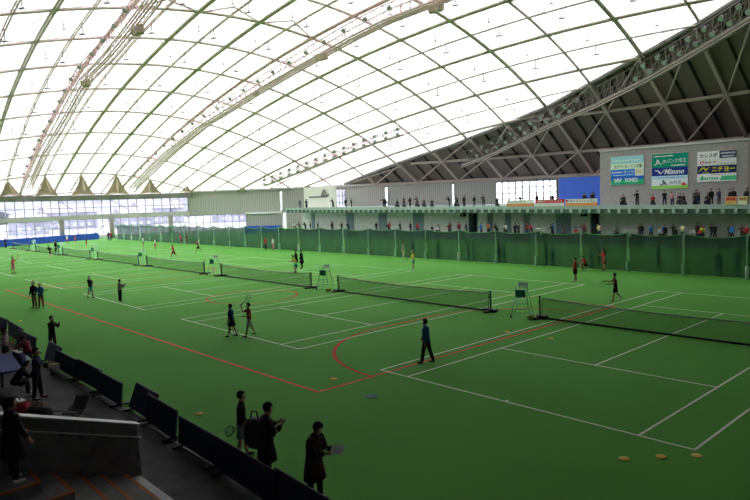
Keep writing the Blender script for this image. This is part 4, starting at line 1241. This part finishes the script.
        m.add(vs, [(a*n1+t, a*n1+(t+1) % n1, (a+1)*n1+(t+1) % n1, (a+1)*n1+t) for a in range(n2-1) for t in range(n1)]+[tuple(range(n1))[::-1], tuple((n2-1)*n1+t for t in range(n1))])
        if longhair:
            q = c-f_*.10*k
            m.tube([q, q-up_*.08*k-f_*.03*k, q-up_*.20*k-f_*.02*k, q-up_*.27*k], [.04*k, .045*k, .035*k, .012*k], 8)
        m.build('hair', cm('hair'), body, smooth=True)
    if hat:
        f = J['face']; c = J['hm']+ (J['ht']-J['hm'])*.45
        m = MB(); m.lathe([(.104*k, 0), (.103*k, .035*k), (.085*k, .08*k), (.03*k, .10*k)], c, 12, axis=(J['ht']-J['hm']))
        o = m.build('cap', cm(hat), body, smooth=True)
        b = MB(); sd = Vector((f.y, -f.x, 0))
        pts = [c+sd*(.1*k*math.cos(a))+f*(.10*k+.09*k*math.sin(a)) for a in [PI*t/8 for t in range(9)]]
        b.add([c-sd*.09*k+f*.05*k]+pts[::-1]+[c+sd*.09*k+f*.05*k], [tuple(range(len(pts)+2))]); b.build('brim', cm(hat), o)
    if near:
        for s in (-1, 1):
            sd = Vector((J['face'].y, -J['face'].x, 0))*s
            c = J['hl'].lerp(J['hm'], .72)+J['face']*.086*k+sd*.03*k
            MB().lathe([(.002, -.012), (.010, -.007), (.012, 0), (.010, .007), (.002, .012)], c, 8).build('eye', cm('black'), body, smooth=True)
    body['_J'] = 0; del body['_J']
    Rz = Matrix.Rotation(rad(heading-90), 3, 'Z'); L0 = Vector((loc[0], loc[1], z))
    return body, (lambda q: L0 + Rz @ J[q]), Rz
def racket(hand, direction, label, normal=(0, 1, 0), head='white', sc=1.0):
    """tennis racket held at hand, pointing along direction"""
    d = Vector(direction).normalized(); n = Vector(normal); n = (n-d*n.dot(d)).normalized(); s = d.cross(n)
    M3 = Matrix((s, d, n)).transposed().to_4x4(); M3.translation = Vector(hand)
    m = MB()
    m.tube([(.125*math.cos(a), .51+.165*math.sin(a), 0) for a in [2*PI*t/20 for t in range(20)]], .012, 6, closed=True)
    m.tube([(-.06, .37, 0), (-.015, .24, 0), (0, .2, 0), (.015, .24, 0), (.06, .37, 0)], .011, 6)
    r = m.build('tennis_racket', cm(head), smooth=True)
    r.matrix_world = M3
    MB().tube([(0, -.04, 0), (0, .22, 0)], .017, 8).build('grip', cm('black'), r)
    b = MB()
    for k in range(-4, 5):
        x = k*.026; w = .16*math.sqrt(max(0, 1-(x/.12)**2)); b.beam((x, .51-w, 0), (x, .51+w, 0), .003)
    for k in range(-5, 6):
        y = k*.028; w = .12*math.sqrt(max(0, 1-(y/.16)**2)); b.beam((-w, .51+y, 0), (w, .51+y, 0), .003)
    b.build('strings', cm('white'), r)
    tag(r, label, 'racket')
    return r

WALK = {'legL': (22, 6, 3), 'legR': (-16, 14, 3), 'armL': (-18, 8, 20, 0), 'armR': (20, 8, 25, 0), 'lean': 4}
STAND = {'legL': (3, 3, 5), 'legR': (-2, 3, 5)}
RUN = {'legL': (35, 30, 3), 'legR': (-20, 50, 3), 'armL': (-30, 15, 70, 0), 'armR': (35, 15, 70, 0), 'lean': 12}
READY = {'legL': (25, 40, 14), 'legR': (20, 38, 14), 'armL': (35, 12, 60, .5), 'armR': (35, 12, 55, .5), 'lean': 25}

# court people (nearest first)
person((0.63, 1.81), 195, 'person in a blue jacket and black trousers walking inside the near court corner', H=1.63, pose={**WALK, 'legL': (13, 4, 3), 'legR': (-11, 10, 3)}, top='blue', bottom='black', shoes='black', sub=2, near=True)
b, J, R3 = person((-9.67, -0.53), 215, 'player in dark blue shirt and black shorts, left of the pair on the second court', H=1.50, pose={**WALK, 'legL': (12, 4, 6), 'legR': (-10, 6, 6), 'armL': (4, 10, 12, 0), 'armR': (0, 14, 22, 0)}, top='royal', bottom='black', top_kind='shirt', bot_kind='shorts', shoes='black', sub=2, near=True)
racket(J('haL'), (.5, .1, -.6), 'racket hanging in the hand of the player in dark blue', (0, 1, 0), 'black')
b, J, R3 = person((-9.09, 0.07), 250, 'player in red top and pale shorts, right of the pair on the second court', H=1.54, pose={'legL': (18, 4, 4), 'legR': (-18, 10, 4), 'armL': (8, 25, 80, .6), 'armR': (70, 20, 100, 0), 'lean': 2}, top='red', bottom='white', top_kind='shirt', bot_kind='shorts', shoes='black', sub=2, near=True)
racket(J('haR'), (.55, .45, .6), 'white racket raised over the shoulder of the player in red and pale shorts', (.3, -.8, .2), 'white')
person((-13.67, -7.27), 30, 'person in black standing on the turf behind the barriers, hands raised to the face', H=1.48, pose={**STAND, 'armL': (45, 8, 95, .45), 'armR': (48, 12, 95, .2)}, top='black', bottom='black', shoes='brown', sub=2, near=True)
person((-27.85, -4.3), 300, 'person in black jacket, brown trousers and pale cap at the far left', H=1.68, pose=STAND, top='black', bottom='brown', shoes='brown', hat='cream')
b, J, R3 = person((-27.47, -4.02), 320, 'person in a bright blue jacket beside the one in the pale cap', H=1.58, pose={**STAND, 'armR': (25, 10, 60, .2), 'armL': (25, 10, 60, .2)}, top='blue', bottom='brown', shoes='brown', hat='cream')
racket(J('haL'), (.8, .4, .35), 'racket held out by the person in the bright blue jacket', (0, 0, 1), 'dgrey')
person((-29.28, -0.34), 20, 'player with cyan cap and one arm pointing up on the third court baseline', H=1.48, pose={'legL': (6, 4, 4), 'legR': (-6, 20, 4), 'armR': (135, 20, 10, 0), 'armL': (10, 10, 30, 0), 'lean': -4}, top='black', bottom='cyan', top_kind='shirt', bot_kind='shorts', shoes='black', hat='cyan')
person((-25.51, 0.27), 100, 'player in a lilac top and dark trousers, right of the pointing player', H=1.46, pose={**STAND, 'armL': (35, 12, 90, .5), 'armR': (35, 12, 90, .5)}, top='lilac', bottom='black', shoes='white')
b, J, R3 = person((-54.7, 0.73), 40, 'player in a red top and pink shorts near the left edge of the photo', H=1.62, pose={**STAND, 'armL': (90, 30, 80, 0), 'armR': (30, 10, 60, .4)}, top='red', bottom='pink', top_kind='shirt', bot_kind='shorts', shoes='black')
racket(J('haL'), (-.6, .2, .5), 'racket raised by the player in red near the left edge', (0, 1, 0), 'red')
person((-29.2, 17.26), 250, 'player in a yellow shirt and teal shorts in front of two people in black', H=1.62, pose=READY, top='yellow', bottom='teal', top_kind='shirt', bot_kind='shorts', shoes='black')
person((-32.73, 19.81), 235, 'person in a black coat, left one behind the player in yellow', H=1.62, pose=STAND, top='black', bottom='black', top_kind='coat', shoes='black')
person((-31.5, 19.55), 250, 'person in a black coat, right one behind the player in yellow', H=1.68, pose=STAND, top='black', bottom='black', top_kind='coat', shoes='black')
b, J, R3 = person((-21.69, 24.43), 240, 'player with white cap, yellow shirt and teal shorts, far end of second court', H=1.62, pose={**STAND, 'legL': (8, 8, 9), 'legR': (-5, 8, 9), 'armR': (25, 10, 50, .5)}, top='yellow', bottom='teal', top_kind='shirt', bot_kind='shorts', shoes='white', hat='white')
racket(J('haR'), (-.5, -.2, -.6), 'racket held low by the player in the white cap', (0, 1, 0), 'white')
person((-30.09, 31.7), 255, 'player in pale grey standing by the fence behind the white-capped player', H=1.6, pose=STAND, top='grey', bottom='cream', top_kind='shirt', bot_kind='trousers', shoes='white')
b, J, R3 = person((-0.38, 18.83), 215, 'player in dark maroon swinging at the far side of the nearest net', H=1.56, pose={'legL': (16, 10, 6), 'legR': (-14, 30, 6), 'armL': (30, 30, 50, .3), 'armR': (40, 25, 60, .6), 'lean': 5}, top='maroon', bottom='black', top_kind='shirt', bot_kind='shorts', shoes='white')
racket(J('haR'), (-.7, -.3, -.1), 'racket of the player in dark maroon beyond the nearest net', (0, 0, 1), 'white')
person((-6.37, 24.94), 200, 'player in a red top and black shorts waiting near the fence', H=1.62, pose=STAND, top='red', bottom='black', top_kind='shirt_long', bot_kind='shorts', shoes='white')
person((-8.98, 31.16), 240, 'person in red crouching at the foot of the fence', H=1.6, pose={'legL': (95, 125, 14), 'legR': (85, 120, 14), 'armL': (45, 8, 40, .2), 'armR': (45, 8, 40, .2), 'lean': 25}, top='red', bottom='maroon', top_kind='shirt', bot_kind='shorts', shoes='white')
person((-7.81, 31.86), 240, 'player in a red dress standing close to the fence', H=1.64, pose={**STAND, 'armR': (50, 10, 80, .4)}, top='red', bottom='maroon', top_kind='dress', bot_kind='shorts', shoes='dgrey', longhair=True)
person((-55.86, 31.44), 270, 'player in a pink top and dark trousers by the far fence, left of a pair', H=1.62, pose=STAND, top='red', bottom='black', top_kind='shirt_long', shoes='black')
person((-54.79, 31.93), 265, 'player in a white top by the far fence, right of a pair', H=1.6, pose=STAND, top='white', bottom='pink', top_kind='shirt_long', shoes='black')
person((-61.05, 24.24), 250, 'player in dark red by the far fence behind the third net', H=1.66, pose=RUN, top='maroon', bottom='black', top_kind='shirt', bot_kind='shorts', shoes='white')
person((-79.39, 30.64), 270, 'small figure in red by the far fence, left of two', H=1.6, pose=STAND, top='red', bottom='maroon', top_kind='shirt', bot_kind='shorts', shoes='white')
person((-78.25, 31.11), 270, 'small figure in dark red by the far fence, right of two', H=1.6, pose=STAND, top='maroon', bottom='black', top_kind='shirt', bot_kind='shorts', shoes='white')
person((-55.69, 18.27), 220, 'player in red running behind the fourth net', H=1.62, pose=RUN, top='red', bottom='maroon', top_kind='shirt', bot_kind='shorts', shoes='white')
person((-72.37, 23.3), 240, 'player in white and red at the far end of the fourth court', H=1.62, pose=STAND, top='white', bottom='red', top_kind='shirt', bot_kind='shorts', shoes='white')
person((-80.07, 24.76), 240, 'player in white, leftmost at the far end of the fourth court', H=1.62, pose=STAND, top='white', bottom='grey', top_kind='shirt', bot_kind='shorts', shoes='white')
person((-90.49, 19.74), 260, 'player in navy and red at the far end of the hall before the blue pads', H=1.66, pose=STAND, top='navy', bottom='red', top_kind='shirt', bot_kind='shorts', shoes='white')
person((-103.83, 22.25), 280, 'player in red at the far end of the hall, left of the one in navy', H=1.62, pose=STAND, top='red', bottom='black', top_kind='shirt', bot_kind='shorts', shoes='white')
person((-105.77, 21.46), 280, 'player in a white top at the far end of the hall before the blue pads', H=1.66, pose=STAND, top='white', bottom='red', top_kind='shirt', bot_kind='shorts', shoes='white')
person((-73.76, 9.56), 300, 'player in dark green bending beside the sixth net', H=1.66, pose={**RUN, 'lean': 20}, top='black', bottom='black', top_kind='shirt', bot_kind='shorts', shoes='pink')
person((-83.93, 13.21), 300, 'player in black behind the player bending beside the sixth net', H=1.66, pose=STAND, top='black', bottom='black', shoes='black')
person((-106.28, 11.63), 300, 'dark figure before the blue pads at the left edge', H=1.75, pose=STAND, top='navy', bottom='black', shoes='black')
person((-108.13, 29.7), 300, 'dark blue figure at the gap between the blue pads and the fence, left of two', H=1.75, pose=STAND, top='navy', bottom='navy', shoes='black')
person((-108.26, 30.22), 300, 'figure in red and blue at the gap between the blue pads and the fence', H=1.7, pose=STAND, top='red', bottom='navy', shoes='black')
# near left people
person((-6.11, -9.88), 60, 'person in dark blue standing on the walkway with the back to the seats', H=1.66, pose={**STAND, 'legL': (6, 3, 7), 'legR': (-4, 5, 7), 'armR': (40, 10, 70, .1), 'armL': (20, 10, 50, .3)}, top='navy', bottom='black', shoes='black', sub=2, near=True)
person((-12.46, -9.39), 55, 'person in a lilac shirt and dark shorts on the walkway at the left edge', H=1.44, pose={**STAND, 'armR': (15, 10, 60, .4)}, top='lilac', bottom='black', top_kind='shirt', bot_kind='shorts', shoes='black', sub=2, near=True, longhair=True)
person((-12.78, -9.67), 70, 'person in black cut by the left edge of the photo beside the lilac shirt', H=1.6, pose=STAND, top='black', bottom='black', shoes='black', sub=2)
person((2.81, -12.61), 100, 'person in a long dark coat standing on the stair beside the parapet', H=1.62, pose={**STAND, 'armR': (12, 8, 20, 0), 'armL': (15, 8, 40, .3)}, top='black', bottom='black', top_kind='coat', shoes='white', sub=2, near=True, z=.9, longhair=True)
person((-12.0, -8.65), 200, 'person crouching on the walkway behind the barriers beside the purple bag', H=1.6, pose={'legL': (100, 135, 14), 'legR': (90, 128, 14), 'armL': (45, 8, 40, .2), 'armR': (45, 8, 40, .2), 'lean': 30}, top='maroon', bottom='black', shoes='white', sub=2)
person((-7.0, -10.35), 80, 'person in black with an orange towel bent over bags at the left edge', H=1.6, pose={'legL': (90, 92, 8), 'legR': (86, 90, 8), 'armL': (40, 10, 50, .2), 'armR': (40, 10, 50, .2), 'lean': 35}, top='black', bottom='black', shoes='white', sub=2)
# trio by the nearest barriers
b, J, R3 = person((3.26, -7.76), 60, 'player in black top and grey shorts, left of three by the near barriers', H=1.62, pose={**STAND, 'legL': (10, 4, 6), 'legR': (-6, 6, 6), 'armL': (-8, 12, 15, 0), 'armR': (10, 6, 30, .3)}, top='black', bottom='grey', top_kind='shirt_long', bot_kind='shorts', shoes='black', sub=2, near=True)
racket(J('haL'), (-.75, -.2, -.35), 'black racket held at the left side of the player in grey shorts', (.2, -.8, .3), 'black')
b, J, R3 = person((4.82, -8.05), 75, 'person in a big black coat, middle of three by the near barriers', H=1.72, pose={**STAND, 'armL': (20, 22, 95, .8), 'armR': (18, 30, 105, .85), 'head': (14, 0)}, top='black', bottom='black', top_kind='coat', shoes='black', sub=2, near=True)
bag_at = J('chest')+Vector((-.42, -.02, -.15))
r = bag(bag_at.x-.03, bag_at.y, bag_at.z-.5, .46, .42, .72, .3, cm('dgrey'), 'dark padded bag on the arm of the person in the big black coat')
b, J, R3 = person((6.37, -7.89), 15, 'person in a long dark maroon coat reading a sheet by the near barriers', H=1.66, pose={**STAND, 'armL': (22, 8, 75, .35), 'armR': (25, 8, 75, .35), 'head': (24, 0), 'lean': 6}, top='plum', bottom='black', top_kind='coat', shoes='black', sub=2, near=True, longhair=False)
h = (J('haL')+J('haR'))/2
r = MB().cbox((0, 0, 0), .30, .22, .006).build('paper_sheet', 'white_plastic', loc=h+Vector((.10, .03, .07)), rot=(.55, -.15, .35))
tag(r, 'white paper sheet in the hands of the person in the maroon coat', 'paper')
# people behind the net
BEHIND = [((-29.86, 32.68), 'black', 1.7), ((-26.73, 33.46), 'dgrey', 1.5), ((-22.9, 33.64), 'dgrey', 1.6), ((-22.33, 33.72), 'grey', 1.6), ((-19.17, 33.6), 'black', 1.65), ((-18.61, 33.59), 'black', 1.6), ((-14.09, 33.62), 'black', 1.7), ((-13.53, 33.65), 'black', 1.55),
          ((-11.17, 37.49), 'black', 1.6), ((-5.95, 37.59), 'black', 1.6), ((0.15, 33.39), 'black', 1.75), ((1.39, 33.48), 'black', 1.7), ((-9.61, 33.29), 'black', 1.5)]
for k, (q, c, hh) in enumerate(BEHIND):
    x, y = q; y = max(y, 33.0)
    person((x, y), 250+20*math.sin(k*2), 'dark figure seen through the fence netting, %s from the left' % ordn(k+1) if k < 8 else 'dark figure seen through the fence netting, %s from the right' % ordn(len(BEHIND)-k), 'figures behind the netting', H=hh, pose=STAND, top=c, bottom='black', shoes='black')

# spectators: four poses built once, then copied
PROT = []
for k, ps in enumerate([STAND, {**STAND, 'armL': (30, 12, 95, .7), 'armR': (30, 12, 95, .7)}, {'legL': (88, 88, 6), 'legR': (86, 88, 8), 'armL': (35, 8, 50, .3), 'armR': (35, 8, 50, .3), 'lean': 12}, {**STAND, 'lean': 22, 'armL': (50, 14, 40, .2), 'armR': (55, 14, 40, .2)}]):
    b, J, R3 = person((-40, 57+k), 270, 'spectator', H=1.66, pose=ps, top='black', bottom='black', shoes='black', top_kind='jacket')
    PROT.append(b)
finalize_skins()
def spect(k, x, y, z, rz, label, group, top, bottom, sc=1.0):
    src = PROT[k]
    r = copy_tree(src)
    r.location = (x, y, z); r.rotation_euler = (0, 0, rz); r.scale = (sc, sc, sc)
    tag(r, label, 'person', group)
    for ch in r.children:
        n = ch.name.split('.')[0]
        if n in ('jacket', 'trousers'):
            ch.material_slots[0].link = 'OBJECT'; ch.material_slots[0].material = cm(top if n == 'jacket' else bottom)
POSEN = ['standing', 'standing with folded arms', 'sitting', 'leaning forward']
LOW = [(-72.85, 'dgrey', 0), (-72.13, 'black', 0), (-69, 'black', 1), (-66.83, 'black', 3), (-60.38, 'black', 0), (-57.4, 'red', 0), (-56.93, 'black', 3), (-54.82, 'black', 1), (-52.19, 'black', 0), (-50.4, 'red', 0), (-83.31, 'white', 3), (-81.49, 'dgrey', 3), (-79.28, 'black', 3), (-78.53, 'black', 0), (-75.85, 'black', 0), (-48.32, 'black', 2), (-47.14, 'black', 2), (-46.5, 'white', 2), (-45.12, 'dgrey', 0), (-44.6, 'black', 3), (-44.06, 'maroon', 0), (-43.06, 'red', 0), (-42.46, 'maroon', 0), (-40.85, 'dgrey', 0), (-39.01, 'blue', 1), (-38.48, 'blue', 0), (-38.04, 'navy', 1), (-37.44, 'orange', 3), (-36.08, 'green', 3), (-35.66, 'black', 3), (-35, 'dgrey', 3), (-34.26, 'white', 3), (-33.45, 'navy', 0), (-33.03, 'black', 1), (-32.25, 'dgrey', 0), (-31.71, 'black', 0), (-31.09, 'maroon', 0), (-30.2, 'red', 3), (-29.26, 'white', 2), (-27.79, 'blue', 0), (-27.43, 'blue', 1), (-27, 'black', 3), (-25.93, 'dgrey', 2), (-24.27, 'teal', 1), (-23.93, 'red', 2), (-23.52, 'black', 3), (-23.06, 'navy', 3), (-22.46, 'maroon', 1), (-21.48, 'black', 3), (-20.97, 'orange', 0), (-20.65, 'cream', 1), (-19.08, 'dgrey', 2), (-18.71, 'black', 2), (-18.38, 'dgrey', 0), (-16.2, 'black', 1), (-15.62, 'black', 0), (-14.44, 'blue', 1), (-14.04, 'white', 2), (-13.32, 'blue', 0), (-12.86, 'black', 0), (-12.57, 'black', 1), (-11.96, 'black', 2), (-11.01, 'cream', 1), (-10.41, 'dgrey', 0), (-10.28, 'white', 2), (-9.71, 'black', 0), (-9.47, 'red', 2), (-9.06, 'yellow', 3), (-8.47, 'black', 3), (-7.97, 'black', 0), (-6.57, 'black', 1), (-6.06, 'blue', 0), (-5.59, 'maroon', 3), (-5.31, 'black', 2), (-4.76, 'red', 0)]
UPP = [(-83.3, 'dgrey', 0), (-82.48, 'black', 0), (-81.77, 'dgrey', 1), (-73.16, 'black', 3), (-69.22, 'black', 0), (-68.4, 'black', 0), (-59.79, 'black', 3), (-59.02, 'black', 1), (-57.2, 'black', 2), (-55.82, 'black', 0), (-55.12, 'dgrey', 2), (-54.02, 'black', 0), (-52.82, 'black', 3), (-52.15, 'dgrey', 2), (-51.29, 'dgrey', 2), (-49.39, 'black', 2), (-45.26, 'black', 3), (-44.58, 'black', 2), (-44, 'black', 3), (-43.49, 'dgrey', 0), (-42.96, 'black', 0), (-40.83, 'black', 0), (-38.94, 'dgrey', 3), (-37.29, 'black', 2), (-32.98, 'black', 3), (-30.17, 'black', 0), (-28.22, 'black', 0), (-23.84, 'black', 0), (-23.34, 'black', 0), (-22.96, 'black', 1), (-22.4, 'black', 0), (-19.33, 'black', 2), (-18.79, 'black', 2), (-17.12, 'cream', 1), (-16.73, 'black', 3), (-15.36, 'red', 2), (-13.74, 'black', 3), (-12.75, 'pink', 3), (-12.46, 'black', 2), (-11.77, 'black', 2), (-11.18, 'dgrey', 2), (-10.82, 'black', 2), (-10.45, 'black', 3), (-10.01, 'dgrey', 3), (-9.37, 'black', 2), (-8.81, 'black', 0), (-7.92, 'navy', 1), (-7.13, 'black', 0), (-6.6, 'black', 0), (-5.28, 'black', 0)]
rnd = random.Random(11)
for lst, where, y0, zfn, grp in ((LOW, 'on the lower terrace', 55.5, lambda x: ZF, 'spectators on the lower terrace'), (UPP, 'on the balcony', 57.1, lambda x: ztop(x), 'spectators on the balcony')):
    lst = sorted(lst, key=lambda q: -q[0]); placed = []
    for i, (x, c, ps) in enumerate(lst):
        n = i+1
        side = ('%s from the right' % ordn(n)) if n <= len(lst)//2 else ('%s from the left' % ordn(len(lst)-n+1))
        lab = 'spectator in %s %s %s, %s' % ({'dgrey': 'dark grey', 'teal': 'teal'}.get(c, c), POSEN[ps], where, side)
        zz = zfn(x); dep = (i % 3)*.3
        while any(abs(x-a) < .75 and abs(dep+.43*(ps == 2)-d) < .62 for a, d in placed): dep += .15
        placed.append((x, dep+.43*(ps == 2)))
        if ps == 2:
            st = MB().box(-.22, .22, -.2, .2, 0, .40).build('stool', cm('dgrey'), loc=(x, y0+dep+.45, zz), bevel=.02)
            tag(st, 'low dark stool under the %s spectator %s, counted from the %s' % (ordn(n) if n <= len(lst)//2 else ordn(len(lst)-n+1), where, 'right' if n <= len(lst)//2 else 'left'), 'stool', 'stools of the spectators')
        spect(ps, x, y0+dep+(.43 if ps == 2 else 0), zz, PI+rnd.uniform(-.5, .5), lab, grp, c, rnd.choice(['black', 'navy', 'dgrey', 'black']), rnd.uniform(.93, 1.04))
for b in PROT:
    for ch in list(b.children): bpy.data.objects.remove(ch)
    bpy.data.objects.remove(b)

# lettering becomes mesh and is fitted to its strip
bpy.context.view_layer.update()
dg = bpy.context.evaluated_depsgraph_get()
done = []
for o, x, y, z, w, h in PENDING_TEXT:
    done.append((o, bpy.data.meshes.new_from_object(o.evaluated_get(dg)), x, y, z, w, h))
for o, me, x, y, z, w, h in done:
    xs2 = [v.co.x for v in me.vertices]; ys2 = [v.co.y for v in me.vertices]
    kx = w/max(1e-3, max(xs2)-min(xs2)); ky = h/max(1e-3, max(ys2)-min(ys2))
    cx, cy = (max(xs2)+min(xs2))/2, (max(ys2)+min(ys2))/2
    for v in me.vertices: v.co = ((v.co.x-cx)*kx+x, y-v.co.z, (v.co.y-cy)*ky+z)
    me.update()
    n = bpy.data.objects.new('lettering', me); COL.objects.link(n); n.parent = o.parent
    bpy.data.objects.remove(o)
